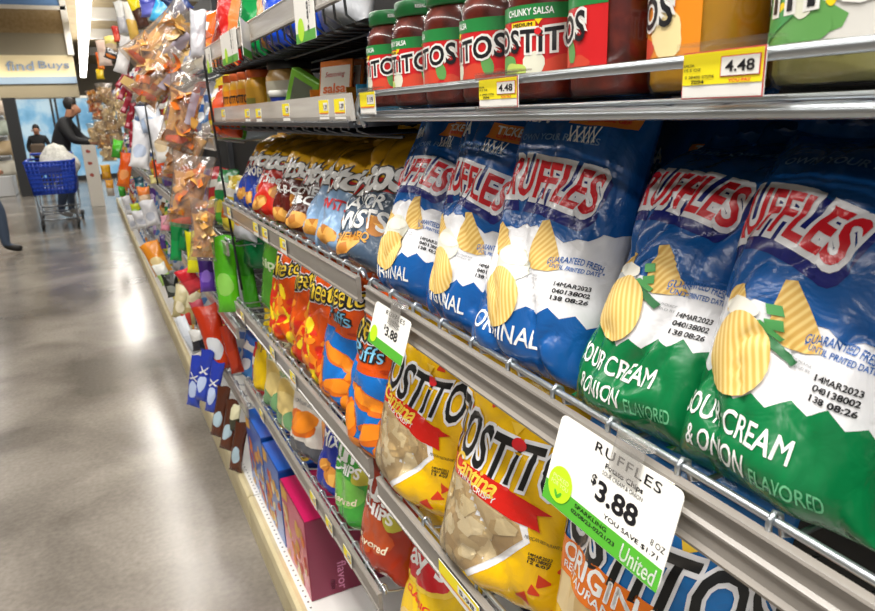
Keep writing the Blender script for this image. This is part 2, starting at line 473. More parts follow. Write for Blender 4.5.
SEC = [(-.24, .975), (.985, 2.205), (2.215, 3.43), (3.44, 4.65), (4.66, 5.87), (5.88, 7.09), (7.10, 8.31), (8.32, 9.53), (9.54, 10.75), (10.76, 13.3)]
XF, XB = .36, .82
WHERE = ['nearest', 'second', 'third', 'fourth', 'fifth', 'sixth', 'seventh', 'eighth', 'ninth', 'farthest']
for k, (a, b_) in enumerate(SEC):
    g = thing('shelving_back', 'black back panel with steel upright of the %s shelving bay along the aisle' % WHERE[k], 'shelving', (0, a, 0))
    mb = MB(); mb.box(XB+.02, XB+.06, 0, b_-a, .14, 2.2, M_black); mb.build('back_panel', g)
    mb = MB(); mb.box(XB-.01, XB+.02, b_-a-.02, b_-a+.01, .14, 2.2, M_post); mb.build('upright', g)
    g = thing('base_deck', 'white enamel base deck with cream kick strip under the %s shelving bay' % WHERE[k], 'shelving', (0, a, 0))
    dz = .135
    mb = MB(); mb.box(.335, XB+.05, 0, b_-a, dz-.02, dz, M_deck)
    if k < 4:
        n = int((b_-a)/.0254)
        for i in range(n):
            y_ = .0127+i*.0254
            lay(mb, ell(0, 0, .0032, .0032, n=8), M_hole, lambda p, q: (.349+p, y_+q, dz+.0004))
    mb.build('deck_plate', g)
    mb = MB(); mb.extrude([(.313, 0), (.338, 0), (.338, dz), (.325, dz+.004), (.315, dz-.004), (.311, dz-.03)], (0, 0), (b_-a, 0), M_kick); mb.build('kick_strip', g)
def shelf(label, a, b_, zw, depth=.44, xf=XF, chan='grey', wire=M_wire, tilt=0.0, pitch=.076, ch=(.007, .047), wr=.0032, loops=False, rings=False, fence=None, shade_sheet=False):
    """wire shelf: front wire at relative height zw, channel from zw-ch[0] down to zw-ch[1]"""
    Z = lambda y, d=0: H+zw+d+tilt*(y-.6)
    s = thing('wire_shelf', label, 'shelf', (0, 0, 0))
    mb = MB()
    hk = [] if fence else [(xf+.02, b_-.004, Z(b_, -.03))]
    mb.tube([(xf, a+.004, Z(a, -.006)), (xf, a+.012, Z(a)), (xf, b_-.012, Z(b_)), (xf, b_-.004, Z(b_, -.006))]+hk, wr, wire, n=8)
    mb.build('front_wire', s)
    mb = MB(); n = int((b_-a)/pitch)
    for i in range(n+1):
        y = a+.02+i*(b_-a-.04)/n
        z = Z(y)
        if fence: pts = [(xf+.004, y, z+.006), (xf+depth, y, z+.006)]
        elif loops: pts = [(xf, y, z-.002), (xf+.004, y, z-.060), (xf+.02, y, z-.072), (xf+depth, y, z-.068)]
        else: pts = [(xf-.004, y, z-.012), (xf-.0045, y, z+.001), (xf, y, z+.0055), (xf+.006, y, z+.002), (xf+.010, y, z-.014), (xf+.03, y, z-.020), (xf+depth, y, z-.020)]
        mb.tube(pts, .0021 if not rings else .0024, wire, n=6)
    for j in range(5):
        xx = xf+.08+j*(depth-.1)/4; d = -.073 if loops else (.001 if fence else -.026)
        mb.tube([(xx, a+.01, Z(a, d)), (xx, b_-.01, Z(b_, d))], .003, wire, n=6)
    mb.build('wire_deck', s)
    if chan:
        m = {'grey': M_chan, 'pale': M_chanw}[chan]; t, l = ch
        x = xf-.008
        mb = MB()
        mid = (t+l)/2
        prof = [(x+.004, -t), (x-.004, -t), (x-.005, -t-.002), (x-.001, -t-.004), (x-.002, -mid+.003), (x-.0055, -mid+.001), (x-.0055, -mid-.001), (x-.003, -mid-.003), (x-.0035, -l+.006), (x-.007, -l+.003), (x-.006, -l), (x+.004, -l)]
        if not rings: prof = [(x+.004, -t), (x-.004, -t), (x-.006, -t-.002), (x-.0045, -t-.005), (x-.003, -l+.006), (x-.0055, -l+.004), (x-.005, -l), (x+.004, -l)]
        dzz = H+zw
        mb.extrude([(p, q+dzz) for p, q in prof], (a+.012, tilt*(a-.6)), (b_-.012, tilt*(b_-.6)), m)
        mb.build('price_channel', s)
    if shade_sheet:  # added black sheet, stands in for the shade in the open wire deck
        mb = MB(); d_ = -.066 if loops else .0082; mb.box(xf+(.03 if loops else .012), xf+depth, a+.01, b_-.01, Z(a)+d_, Z(a)+d_+.0013, M_black); mb.build('dark_shade_sheet', s)
    if fence:
        zt, = fence
        mb = MB(); mb.tube([(xf, b_-.03, Z(b_, -.01)), (xf-.004, b_-.012, Z(b_, .006)), (xf-.004, b_-.016, H+zt-.012), (xf-.004, b_-.03, H+zt), (xf-.004, a, H+zt)], .0042, wire, n=10)
        mb.tube([(xf+.004, a, Z(a, .0075)), (xf+.004, b_-.02, Z(b_, .0075))], .0022, wire, n=8)
        mb.build('front_fence', s)
    return s
A1, B1 = SEC[0]; A2, B2 = SEC[1]; A3, B3 = SEC[2]
shelf('bright wire shelf with front fence that holds the nearest salsa jars', A1, B1, -.0075, chan=None, wr=.0046, fence=(.0245,), pitch=.05, shade_sheet=True)
shelf('dark wire shelf above the nearest salsa jars', A1, B1, .235, chan='pale', wire=M_wired, loops=True, shade_sheet=True, pitch=.05)
shelf('wire shelf with clear channel under the ridged chip bags', A1, B1, -.2565, tilt=.0185, rings=True, chan='grey', ch=(.006, .048))
shelf('wire shelf with grey channel under the yellow tortilla chip bags', A1, B1, -.580)
shelf('low wire shelf beneath the yellow tortilla chip shelf, nearest bay', A1, B1, -.880)
shelf('top wire shelf with pale channel below red, green and blue bags', A2, B2, .197, chan='pale', wire=M_wired, loops=True, shade_sheet=True, pitch=.05, ch=(.0, .042))
s_ = shelf('grey fronted shelf holding queso jars and the packet boxes', A2, B2, -.012, chan=None, wire=M_wired)
mb = MB(); mb.extrude([(XF-.004, H+.029), (XF-.001, H+.029), (XF+.002, H-.004), (XF+.002, H-.012), (XF-.004, H-.014), (XF-.006, H-.004)], (A2+.004, 0), (B2-.01, 0), M_chanw)
mb.build('price_channel', s_)
mb = MB(); mb.extrude([(XF-.010, H-.013), (XF-.006, H-.011), (XF+.42, H-.011), (XF+.42, H-.016), (XF-.006, H-.021), (XF-.010, H-.019)], (A2+.004, 0), (B2-.004, 0), M_post); mb.build('steel_edge', s_)
shelf('wire shelf with grey channel under the yellow topped corn chip bags', A2, B2, -.243)
shelf('wire shelf with grey channel under the orange cheese snack bags', A2, B2, -.562)
shelf('low wire shelf with grey channel above the variety boxes', A2, B2, -.838)
for k in range(2, 10):
    a, b_ = SEC[k]; nm = WHERE[k]
    for zz_, w_ in ((.19, 'top'), (-.05, 'upper'), (-.38, 'middle'), (-.665, 'lower'), (-.95, 'lowest')):
        if k > 5 and w_ in ('upper', 'lower'): continue
        shelf('%s wire shelf in the %s bay along the aisle' % (w_, nm), a, b_, zz_, chan='grey' if w_ != 'top' else 'pale', pitch=.12, depth=.40)
# ================================================================== nearest bay: ridged chip bags
BLUE, NAVY, GREEN, WHITE, RED = film('#14569c'), film('#1d2470'), film('#076f3c'), film('#e9e9ec'), film('#cf1f2a')
INK = mat('black_ink', '#15151a', .4); WINK = mat('white_ink', '#f4f4f2', .35); BINK = mat('blue_ink', '#2f6fc0', .4); GINK = mat('grey_ink', '#8d8f94', .4)
REDINK = mat('red_ink', '#d8242c', .35); YINK = mat('yellow_ink', '#f4d21f', .35); ORINK = mat('orange_ink', '#e8792a', .4); GRINK = mat('green_ink', '#3f8f4d', .4)
CHIP = tex_mat('ridged_potato_chip', 'wave', 62, [(.15, '#d6ad58'), (.55, '#e4c272'), (.9, '#ecd28c')], rough=.5, rot=(0, R(18), 0), dist=.6)
CHIP2 = tex_mat('potato_chip_side', 'wave', 62, [(.15, '#d0a552'), (.55, '#dcb664'), (.9, '#e6c87c')], rough=.5, rot=(0, R(-35), 0), dist=.6)
SILVER = mat('silver_bowl_print', '#a9adb3', .3); CREAMY = mat('cream_dip_print', '#e9e6da', .4); BOWL = mat('glass_bowl_print', '#d9d9cb', .3)
LGREEN = mat('chive_print', '#4f9a55', .45); DGREEN = mat('chive_dark_print', '#2d6b3f', .45); ORCARD = mat('orange_card_print', '#d9802f', .45); FLAV = mat('pale_green_ink', '#6fc08e', .4)
def arc(k, w): return lambda u, y, x: (x*(1+.0*y), y-k*u*u)
def arched(txt, cx, cy, w, h, rise=.006, rot=0, bold=.02): return T(txt, cx, cy, w, h, rot, bold, warp=lambda u, y, x: (x, y-rise*u*u))
def shell(cx, cy, r, rot=0, k=1.25):
    pts = []
    for i in range(21):
        a = R(-35+i*250/20-90+35-18)
    V = []
    for i in range(24):
        a = 2*PI*i/24
        rr = r*(1-.22*math.sin(a)*(.6+.4*math.cos(a)**2))
        V.append((rr*math.cos(a)*.92, rr*math.sin(a)*k*.92))
    return rot2(V, R(rot), cx, cy), [list(range(24))]
def chip_fan(cx, cy, r, rot): return rot2([(-.25*r, 1.15*r), (.1*r, 1.2*r), (.45*r, .6*r), (.95*r, -.35*r), (1.05*r, -.75*r), (.6*r, -.85*r), (-.1*r, -.8*r), (-.5*r, -.55*r), (-.45*r, .3*r)], R(rot), cx, cy), [list(range(9))]
def ruffles_logo(w, cx, b):
    lw, lh = w*.60, w*.178
    wp = lambda u, y, x: (x+.10*y*u, y*(1+.10*abs(u))-.0085*u*u+.003)
    k = w/.18
    A = []
    for dx, dy in ((0, -.006*k),):
        A.append((T('RUFFLES', cx+dx, b+dy, lw, lh, -4, .022, .17, .22, 1.0, wp), NAVY, 2))
    A.append((T('RUFFLES', cx, b, lw, lh, -4, .022, .10, .22, 1.0, wp), WHITE, 3))
    A.append((T('RUFFLES', cx, b, lw, lh, -4, .022, 0, .22, 1.0, wp), RED, 4))
    return A
def ruffles_art(w, h, kind, date, hs=.97, lx=0):
    k = w/.18; A = []; H0 = h; h = .27*k*hs
    rn = random.Random(5)
    xs = lambda n, y0, amp: [y0+amp*(1 if i % 2 else -1)*rn.uniform(.4, 1) for i in range(n)]
    top = [h*(.47 if kind == 'green' else .525)+.0055*math.sin(i*.75+1)+(-.0022 if i % 2 else .0022) for i in range(19)]
    low = [h*(.258 if kind == 'green' else .235)+.006*math.sin(i*.62+.6)+(-.004 if i % 2 else .004) for i in range(17)]
    A.append((zig(-w/2, w/2, top, H0), BLUE, 1))
    A.append((zig(-w/2, w/2, low, 0), GREEN if kind == 'green' else BLUE, 1))
    gx = .042 if kind == 'green' else .055
    A += ruffles_logo(w, lx+(.002 if kind == 'green' else .006), h*(.69 if kind == 'green' else .70))
    A.append((arched('GUARANTEED FRESH', gx*k, h*.44, .044*k, .0065, .004, -3), BINK, 2))
    A.append((T('* UNTIL PRINTED DATE *', (gx+.001)*k, h*.41, .046*k, .0046, -4, .02), BINK, 2))
    for i, t in enumerate(date): A.append((T(t, (gx+.004)*k, h*(.352-.024*i), .028*k, .0046, -3, .03), INK, 2))
    A.append((T('THIS PACKAGE', .022*k, h*.375, .014*k, .002, -3), GINK, 2)); A.append((T('IS SOLD BY', .022*k, h*.362, .014*k, .002, -3), GINK, 2))
    A.append((T('OWN YOUR RIDGES', .0, h*.865, w*.5, .007, 0, .02, warp=lambda u, y, x: (x, y-.004*u*u)), film('#8fb0d4'), 2))
    if kind == 'green':
        A.append((chip_fan(.008*k, h*.455, .021*k, 8), CHIP2, 2))
        A.append((blob(-.034*k, h*.455, .012, .014, 10, 3), CHIP2, 2))
        A.append((poly([(-.044*k, h*.445), (-.010*k, h*.445), (-.015*k, h*.38), (-.036*k, h*.38)]), SILVER, 3))
        A.append((ell(-.027*k, h*.445, .018*k, .007), CREAMY, 4))
        A.append((poly([(-.007*k, h*.472), (.003*k, h*.480), (.006*k, h*.458), (-.004*k, h*.450)]), LGREEN, 4))
        A.append((poly([(-.005*k, h*.438), (.006*k, h*.448), (.008*k, h*.425), (-.003*k, h*.418)]), LGREEN, 4))
        A.append((poly([(-.014*k, h*.405), (.016*k, h*.355), (.020*k, h*.372), (-.008*k, h*.418)]), DGREEN, 4))
        A.append((poly([(-.012*k, h*.422), (.006*k, h*.398), (.009*k, h*.410), (-.007*k, h*.432)]), LGREEN, 4))
        A.append((shell(-.019*k, h*.345, .0275*k, -12, 1.15), CHIP, 5))
        A.append((T('SOUR CREAM', -.012*k, h*.168, .090*k, .0175, 0, .015), WINK, 3))
        A.append((T('& ONION', -.018*k, h*.088, .054*k, .0150, 0, .015), WINK, 3))
        A.append((T('FLAVORED', .034*k, h*.078, .040*k, .0105, 0, .01), FLAV, 3))
    else:
        A.append((chip_fan(.022*k, h*.465, .021*k, 4), CHIP2, 2))
        A.append((chip_fan(-.032*k, h*.45, .016*k, 30), CHIP2, 2))
        A.append((ell(-.006*k, h*.39, .023*k, .020), BOWL, 3))
        A.append((ell(-.006*k, h*.415, .021*k, .008), CREAMY, 4))
        A.append((shell(-.006*k, h*.275, .028*k, -50, 1.0), CHIP, 5))
        A.append((T('ORIGINAL', .000*k, h*.150, .078*k, .0195, 0, .015), WINK, 3))
        A.append((T('NBA', -.035*k, h*.945, .04*k, .017, 0, .05), WINK, 2))
        A.append((poly([(.018*k, h*.985), (.078*k, h*.985), (.072*k, h*.90), (.012*k, h*.915)]), ORCARD, 2))
        A.append((T('TICKETS', .046*k, h*.955, .042*k, .011, 0, .03), WINK, 3))
        A.append((T('COURTSIDE GEAR', .045*k, h*.928, .036*k, .0045, 0, .03), REDINK, 3))
        for i in range(5):
            x0 = .016*k+i*.006
            A.append((poly([(x0, h*.905), (x0+.0015, h*.905), (x0+.006, h*.85), (x0+.0045, h*.85)]), WINK, 3))
            A.append((poly([(x0+.008, h*.905), (x0+.0095, h*.905), (x0+.0035, h*.85), (x0+.002, h*.85)]), WINK, 3))
    return A
def product(name, label, cat, group, size, base, art, pos, rot, seed=1, film_top=None, hi=True, body_name='film_bag', **kw):
    w, h, t = size
    b = Bag(w, h, t, seed=seed, nu=kw.pop('nu', 40 if hi else 14), nv=kw.pop('nv', 54 if hi else 18), **kw)
    o = thing(name, label, cat, pos, rot, group)
    b.body(body_name, o, base, art)
    ft = film_top or (base[-1][1] if isinstance(base, list) else base)
    b.seal('top_seal', o, ft, True, seed=seed)
    b.seal('bottom_seal', o, base[0][1] if isinstance(base, list) else base, False, seed=seed+1)
    return o, b
ZA = H-.280
GR = 'ridged chip bags on the middle shelf'
RS = (.205, .335, .105)
def ruff(label, kind, x, y, lean, seed, date, size=RS, yaw=0, roll=0, z=ZA, hs=.87, lx=0, **kw):
    w, h, t = size
    return product('chip_bag', label, 'chip bag', GR, size, [(.17, GREEN if kind == 'green' else BLUE), (.46, WHITE), (1.01, BLUE)], ruffles_art(w, h, kind, date, hs, lx),
                   (x, y, z), bag_rot(lean, yaw, roll), seed, BLUE, pinch=.2, **kw)
D1 = ('14MAR2023', '040138002', '138 08:26')
ruff('white and blue ridged chip bag, farthest from the camera of the three blue ones', 'blue', .408, .905, 18, 11, D1, yaw=6, crease=1.1)
ruff('white and blue ridged chip bag, middle one of the three blue ones', 'blue', .406, .748, 18, 12, D1, yaw=6, crease=1.1)
ruff('largest of the three blue ridged chip bags, beside the green based bags', 'blue', .400, .590, 18, 13, D1, yaw=7, size=(.222, .345, .108), crease=1.1)
ruff('ridged chip bag with green base right beside the last blue one', 'green', .402, .418, 24, 14, D1, yaw=3, hs=1.10, lx=-.008, size=(.182, .285, .108), topbend=.10, crease=1.2)
ruff('largest ridged chip bag with green base, at the right of the photo', 'green', .402, .290, 22, 15, D1, yaw=4, hs=1.0, lx=-.026, size=(.186, .285, .112), topbend=.06)
ruff('ridged chip bag mostly hidden, standing behind the largest green based bag', 'green', .52, .385, 12, 16, D1, yaw=14, size=(.18, .27, .09), topbend=.05)
ruff('green based ridged chip bag cut off at the lower right corner', 'green', .402, .098, 20, 17, D1, yaw=8)
ruff('blue ridged chip bag in the second row behind the green based bags', 'blue', .585, .56, 6, 18, D1, size=(.18, .29, .10))
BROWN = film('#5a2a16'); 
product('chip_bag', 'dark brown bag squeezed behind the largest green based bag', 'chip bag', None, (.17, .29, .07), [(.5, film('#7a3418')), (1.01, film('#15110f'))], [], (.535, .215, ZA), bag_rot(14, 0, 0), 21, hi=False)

# ------------------------------------------------------------------ tortilla chips on the shelf below
YEL, YEL2 = film('#e9b80c'), film('#f0c720')
BANR = film('#cc2018'); GOLDT = mat('gold_script', '#f3cf4a', .35)
CHIPS = tex_mat('tortilla_chips', 'cells', 34, [(.1, '#c0a06a'), (.4, '#cfb483'), (.65, '#dcc79a'), (.9, '#b0905c')], rough=.6, vscale=(1, 1, .55), rot=(0, R(30), 0))
CLEARW = clear_mat('clear_window_film', gloss=.10, haze=.04, scale=40)
REDCHIP = mat('red_chip_print', '#cf3a1a', .4); YCHIP = mat('yellow_chip_print', '#efc63c', .4)
BLK = mat('black_logo_film', '#17181a', .3, coat=.4)
def tost_logo(cx, b, w, h, rot=-3, ly=3, dot=True):
    wp = lambda u, y, x: (x+.06*y, y*(1+.22*u*u)-.10*h*math.cos(u*3.0))
    A = [(T('TOSTiTOS', cx, b, w, h, rot, .022, .06, 0, 1.03, wp), WHITE, ly), (T('TOSTiTOS', cx, b, w, h, rot, .022, 0, 0, 1.03, wp), BLK, ly+1)]
    A.append((ell(cx+.017*w/.22, b+h*.30, h*.15, h*.14), REDINK, ly+3))
    A.append(((rot2([(0, -h*.16), (h*.16, h*.1), (-h*.16, h*.1)], 0, cx+.012*w/.22, b+h*.62), [[0, 1, 2]]), YCHIP, ly+2))
    return A
def tri(cx, cy, r, rot): return rot2([(r*math.cos(R(a)), r*math.sin(R(a))) for a in (90, 200, 215, 325, 340)], R(rot), cx, cy), [list(range(5))]
def cantina(label, y, x, seed, lean=13, size=(.26, .365, .12), roll=0):
    w, h, t = size; H0 = h; h = .293
    A = tost_logo(.014, h*.66, w*.80, .058, rot=-6)
    win = [(-w*.47, h*.50), (-.02, h*.47), (.048, h*.40), (.056, h*.35), (.012, h*.18), (-.030, h*.05), (-w*.47, h*.01)]
    grow = [(-w*.49, h*.51), (-.015, h*.48), (.056, h*.405), (.064, h*.345), (.019, h*.165), (-.024, h*.03), (-w*.49, h*.005)]
    A.append((poly(grow[::-1]), WHITE, 1))
    A.append((poly([(-w*.48, h*.565), (.0, h*.555), (.082, h*.475), (.065, h*.46), (.072, h*.395), (.040, h*.41), (.022, h*.43), (-.03, h*.48), (-w*.48, h*.50)][::-1]), BANR, 4))
    A.append((T('Cantina', -.024, h*.533, .082, .026, -10, .025, 0, .25, .9), GOLDT, 5))
    A.append((T('THIN & CRISPY', -.018, h*.484, .072, .008, -10, .02), WINK, 5))
    for cx, cy, r, ro in ((-.06, .80, .008, 10), (-.01, .86, .009, 40), (.045, .80, .008, 0), (.09, .84, .009, 20), (.105, .45, .009, 15), (.108, .27, .010, 0), (.085, .20, .010, 30), (.06, .10, .010, -20), (.075, .15, .009, 10), (-.03, .03, .010, 0), (.10, .06, .010, 25), (-.085, .78, .008, -10)):
        A.append((tri(cx, h*cy, r, ro), REDCHIP, 1))
    A.append((T('MEXICAN RESTAURANT STYLE', .082, h*.36, .05, .004, -4, .0), INK, 2))
    for i, tx in enumerate(('14MAR2023', '040138002', '12 6:07')): A.append((T(tx, .078, h*(.30-.016*i), .026, .004, -4, .03), INK, 2))
    o, b = product('tortilla_chip_bag', label, 'chip bag', 'yellow tortilla chip bags with red banner', size, YEL, A, (x, y, H-.602), bag_rot(lean, 11, roll), seed, YEL, crease=1.0)
    # chips seen through the clear window, and the window film itself
    rn = random.Random(seed); mb = MB(); Q = clip(poly(win[::-1]), -w/2*.99, 0, w/2*.99, H0)
    lay(mb, Q, CHIPS, lambda a, c: b.at(a, c, .0008), b.us, b.vs)
    def inside(px_, py_):
        c = False; n = len(win)
        for i in range(n):
            x1, y1 = win[i]; x2, y2 = win[i-1]
            if (y1 > py_) != (y2 > py_) and px_ < (x2-x1)*(py_-y1)/(y2-y1)+x1: c = not c
        return c
    tones = [mat('chip_tone_%s' % n, c, .6) for n, c in (('pale', '#d8c394'), ('tan', '#ccb280'), ('brown', '#bd9f6a'), ('light', '#dfcca2'))]
    cnt = 0
    while cnt < 64:
        cx = rn.uniform(-w*.45, .05); cy = rn.uniform(h*.03, h*.49)
        if not inside(cx, cy): continue
        r = rn.uniform(.010, .019); a0 = rn.uniform(0, 120)
        pts = [(r*math.cos(R(a0+q))*1.0, r*math.sin(R(a0+q))*.8) for q in (0, 40, 120, 150, 240, 280)]
        S_ = rot2(pts, 0, cx, cy), [list(range(6))]
        if all(inside(*p) for p in S_[0]):
            lay(mb, S_, tones[cnt % 4], lambda a, c, q=cnt: b.at(a, c, .0010+.00002*q), b.us, b.vs); cnt += 1
    tag(mb.build('chip_window', o), 'chips showing through the clear window')
    mb = MB(); lay(mb, Q, CLEARW, lambda a, c: b.at(a, c, .0024), b.us, b.vs); tag(mb.build('window_film', o), 'clear window film')
    return o
cantina('yellow tortilla chip bag with red banner, next to the orange puff bags', .89, .402, 31)
cantina('yellow tortilla chip bag with red banner, next to the blue tortilla chip bag', .645, .400, 32)
# blue restaurant style tortilla chips
def bluetost():
    w, h, t = .25, .37, .12; H0 = h; h = .29
    A = [(zig(-w/2, w/2, [h*.34+.012*math.sin(i*.8) for i in range(12)], 0), YEL, 1)]
    A += tost_logo(.004, h*.665, w*.95, .062, rot=-4)
    A.append((poly([(-.10, h*.30), (.085, h*.27), (.11, h*.42), (.09, h*.50), (-.11, h*.48)]), CHIPS, 2))
    A.append((poly([(-.115, h*.44), (.10, h*.42), (.10, h*.56), (-.115, h*.58)]), film('#e2731c'), 4))
    A.append((poly([(-.125, h*.43), (-.10, h*.435), (-.10, h*.575), (-.122, h*.56)]), film('#c95f12'), 3))
    A.append((T('ORIGINAL', -.012, h*.525, .15, .022, -2, .03), WINK, 5)); A.append((T('RESTAURANT STYLE', -.012, h*.465, .15, .009, -2, .02), WINK, 5))
    for cx, cy, r, ro in ((-.05, .84, .012, 10), (.05, .80, .013, 160), (.09, .74, .012, 40), (-.09, .88, .012, 70)): A.append((tri(cx, h*cy, r, ro), YCHIP, 1))
    product('tortilla_chip_bag', 'blue tortilla chip bag with orange banner, below the large price card', 'chip bag', None, (w, H0, t), [(.25, YEL), (1.01, film('#1f6fb5'))], A, (.400, .41, H-.602), bag_rot(13, 8, 0), 33, film('#1f6fb5'))
bluetost()
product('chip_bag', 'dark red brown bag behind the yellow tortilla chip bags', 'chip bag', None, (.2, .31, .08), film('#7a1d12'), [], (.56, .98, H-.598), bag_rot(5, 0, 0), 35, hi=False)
# lowest shelf of this bay
def lays():
    w, h, t = .22, .32, .10
    A = [(ell(-.01, h*.50, .095, .048, 12), GOLDT, 1), (ell(-.01, h*.50, .083, .040, 12), RED, 2), (T("Lay's", -.01, h*.505, .125, .055, 12, .02, 0, .2), WINK, 3), (blob(.02, h*.12, .06, .028, 0, 4), CHIP, 1),
         (T('CLASSIC', 0, h*.30, .07, .012, 0, .03), REDINK, 1)]
    product('chip_bag', 'yellow potato chip bag with red oval logo on the lowest visible shelf', 'chip bag', None, (w, h, t), film('#efc512'), A, (.41, .90, H-.905), bag_rot(12, 0, 0), 36, film('#efc512'))
lays()

# ------------------------------------------------------------------ salsa and dip jars
GLASS = clear_mat('jar_glass', gloss=.12, haze=0, bump=0)
SALSA = tex_mat('red_salsa', 'noise', 60, [(.3, '#4a1009'), (.55, '#7c2214'), (.75, '#9c3a20')], rough=.35, coat=.5)
QUESO = tex_mat('yellow_queso', 'noise', 8, [(.3, '#d99a10'), (.7, '#e6ad22')], rough=.3, coat=.5)
GREENDIP = tex_mat('green_flecked_dip', 'noise', 70, [(.25, '#59601f'), (.38, '#a8a45a'), (.7, '#bcb873')], rough=.35, coat=.5)
LIDG = mat('green_lid', '#1e7a3e', .3, coat=.3); LIDO = mat('orange_lid', '#d8632a', .35); LIDW = mat('white_lid', '#e8e6e0', .35); LIDK = mat('black_lid', '#18181a', .35)
PRED = mat('label_red', '#cc1f24', .35, coat=.3); PGRN = mat('label_green', '#24823f', .35, coat=.3); PWHT = mat('label_white', '#e6e4df', .35, coat=.3); PORG = mat('label_orange', '#e58a1f', .35, coat=.3); PGRY = mat('label_pale', '#d6d3cc', .35, coat=.3)
LEAF = mat('cilantro_print', '#5f9a50', .45); TOM = mat('tomato_print', '#cf4630', .4); ONI = mat('onion_print', '#dcdcc8', .4); LEMON = mat('lime_print', '#b8cc62', .4)
def jar(label, group, x, y, kind, center_deg, r=.0435, hh=.131):
    """center_deg: where the middle of the label faces, measured from the direction to the aisle camera side, positive to the reader's right"""
    az = math.atan2(-y, -x)                       # towards the standpoint in the aisle
    o = thing('salsa_jar' if kind == 'salsa' else 'dip_jar', label, 'jar', (x, y, H+.0035), (0, 0, az), group)
    s = hh/.131
    prof = [(r*.80, 0), (r*.93, .003), (r, .010), (r, .092*s), (r*.985, .099*s), (r*.84, .110*s), (r*.80, .114*s)]
    cont = {'salsa': SALSA, 'queso': QUESO, 'dip': GREENDIP}[kind]
    mb = MB(); mb.lathe([(q*.95, max(z, .004)) for q, z in prof], cont, 36); mb.build('contents', o)
    mb = MB(); mb.lathe(prof, GLASS, 36, cap1=False); mb.build('glass', o)
    lid = LIDG if kind != 'queso' else LIDO
    rl = r*.885
    mb = MB(); z0 = .112*s
    mb.lathe([(rl*.97, z0), (rl, z0+.002), (rl, hh-.003), (rl*.97, hh-.0008), (rl*.85, hh), (rl*.82, hh-.001)], lid, 36)
    if kind == 'salsa': lay(mb, T('RESEALABLE', 0, z0+.010, .022, .004, 0, .03), WINK, lambda a, b: (math.cos(a/rl)*(rl+.0004), math.sin(a/rl)*(rl+.0004), b), [i*.004-.02 for i in range(11)], ())
    mb.build('lid', o)
    # label, wrapped round the glass; a is arc length, positive to the reader's right
    ct = R(center_deg); half = R(112); rr = r+.0007
    def mp(k): return lambda a, b: (math.cos(ct+a/rr)*(rr+k*.00022), math.sin(ct+a/rr)*(rr+k*.00022), b)
    L = half*rr; us = [(-1+2*i/44)*L for i in range(45)]
    z0, z1 = .027*s, .086*s
    mb = MB()
    def put(sh, m, k): lay(mb, clip(sh, -L, z0, L, z1+.004), m, mp(k), us, ())
    lw = r*2*R(88)
    base = {'salsa': PRED, 'queso': PORG, 'dip': PGRY}[kind]
    put(rect(-L, z0, L, z1), base, 0)
    wp = lambda u, y_, x_: (x_, y_*(1+.18*u*u)-.002*math.cos(u*3))
    zc = z0+(z1-z0)*.50
    if kind == 'salsa':
        put(rect(-L, z1-.013*s, L, z1), PGRN, 1)
        put(T('CHUNKY SALSA', -.004, z1-.0062*s, .050, .0062, 0, .03), WINK, 2)
        put(rect(-.024, z1-.0195*s, .004, z1-.0145*s), YINK, 2); put(T('MEDIUM', -.010, z1-.017*s, .022, .0034, 0, .04), INK, 3)
        put(blob(.028, z0+.004, .019, .011, 0, 2), TOM, 1); put(blob(-.036, z0+.006, .022, .010, 10, 5), LEAF, 2); put(blob(-.02, z0+.003, .014, .007, 0, 7), LEMON, 3)
        put(blob(.002, z0+.007, .010, .013, 0, 8), ONI, 2); put(blob(.047, z0+.014, .006, .013, 20, 3), LEAF, 2); put(blob(-.06, z0+.006, .012, .008, 0, 9), TOM, 1); put(blob(.061, z0+.003, .010, .006, 0, 9), TOM, 1)
    elif kind == 'queso':
        put(rect(-L, z1-.012*s, L, z1), mat('label_deep_orange', '#d9701a', .35), 1)
        put(blob(.03, z0+.004, .020, .010, 0, 2), TOM, 1); put(blob(.062, z0+.015, .016, .016, 0, 5), mat('queso_print', '#efd9a0', .4), 1)
        put(T('SALSA CON QUESO', -.004, z1-.006*s, .052, .0055, 0, .03), WINK, 2)
    else:
        put(blob(-.012, z0+.012, .052, .017, 0, 3), LEAF, 1); put(blob(-.045, z0+.008, .019, .013, 15, 2), TOM, 2); put(blob(-.045, z0+.008, .011, .006, 15, 4), ONI, 3)
        put(poly(rot2([(-.026, -.003), (.024, -.004), (.03, 0), (.024, .005), (-.026, .004)], R(25), .0, z0+.012)), GRINK, 3); put(blob(.024, z0+.006, .016, .007, 5, 6), LEAF, 2)
        put(blob(.02, z0+.02, .006, .009, -20, 3), ONI, 3)
        for q in range(7): put(blob(-.03+.011*q, z0+.02+.003*(q % 3), .003, .003, 0, q), YINK, 2)
    put(T('TOSTiTOS', 0, zc, lw, .0205*s, 0, .02, .075, 0, 1.04, wp), PWHT, 4)
    put(T('TOSTiTOS', 0, zc, lw, .0205*s, 0, .02, 0, 0, 1.04, wp), INK, 5)
    put(ell(.0065, zc+.006*s, .0032, .0030), REDINK, 6)
    put((rot2([(0, -.003), (.0035, .002), (-.0035, .002)], 0, .007, zc+.0145*s), [[0, 1, 2]]), YINK, 5)
    mb.build('label', o)
    return o
JG = 'red salsa jars with green lids'
JS = [(.948, -74), (.857, -60), (.763, -92), (.670, -80), (.578, -24), (.478, -126)]
JL = ['red salsa jar with green lid, farthest from the camera of its row', 'red salsa jar with green lid, second from the far end of its row', 'red salsa jar with green lid, just left of the small yellow price tag',
      'red salsa jar standing behind the small yellow price tag', 'red salsa jar whose chunky salsa label faces the camera', 'red salsa jar with its bare side turned to the camera, beside the yellow jar']
for (y, c), lb in zip(JS, JL): jar(lb, JG, .417, y, 'salsa', c)
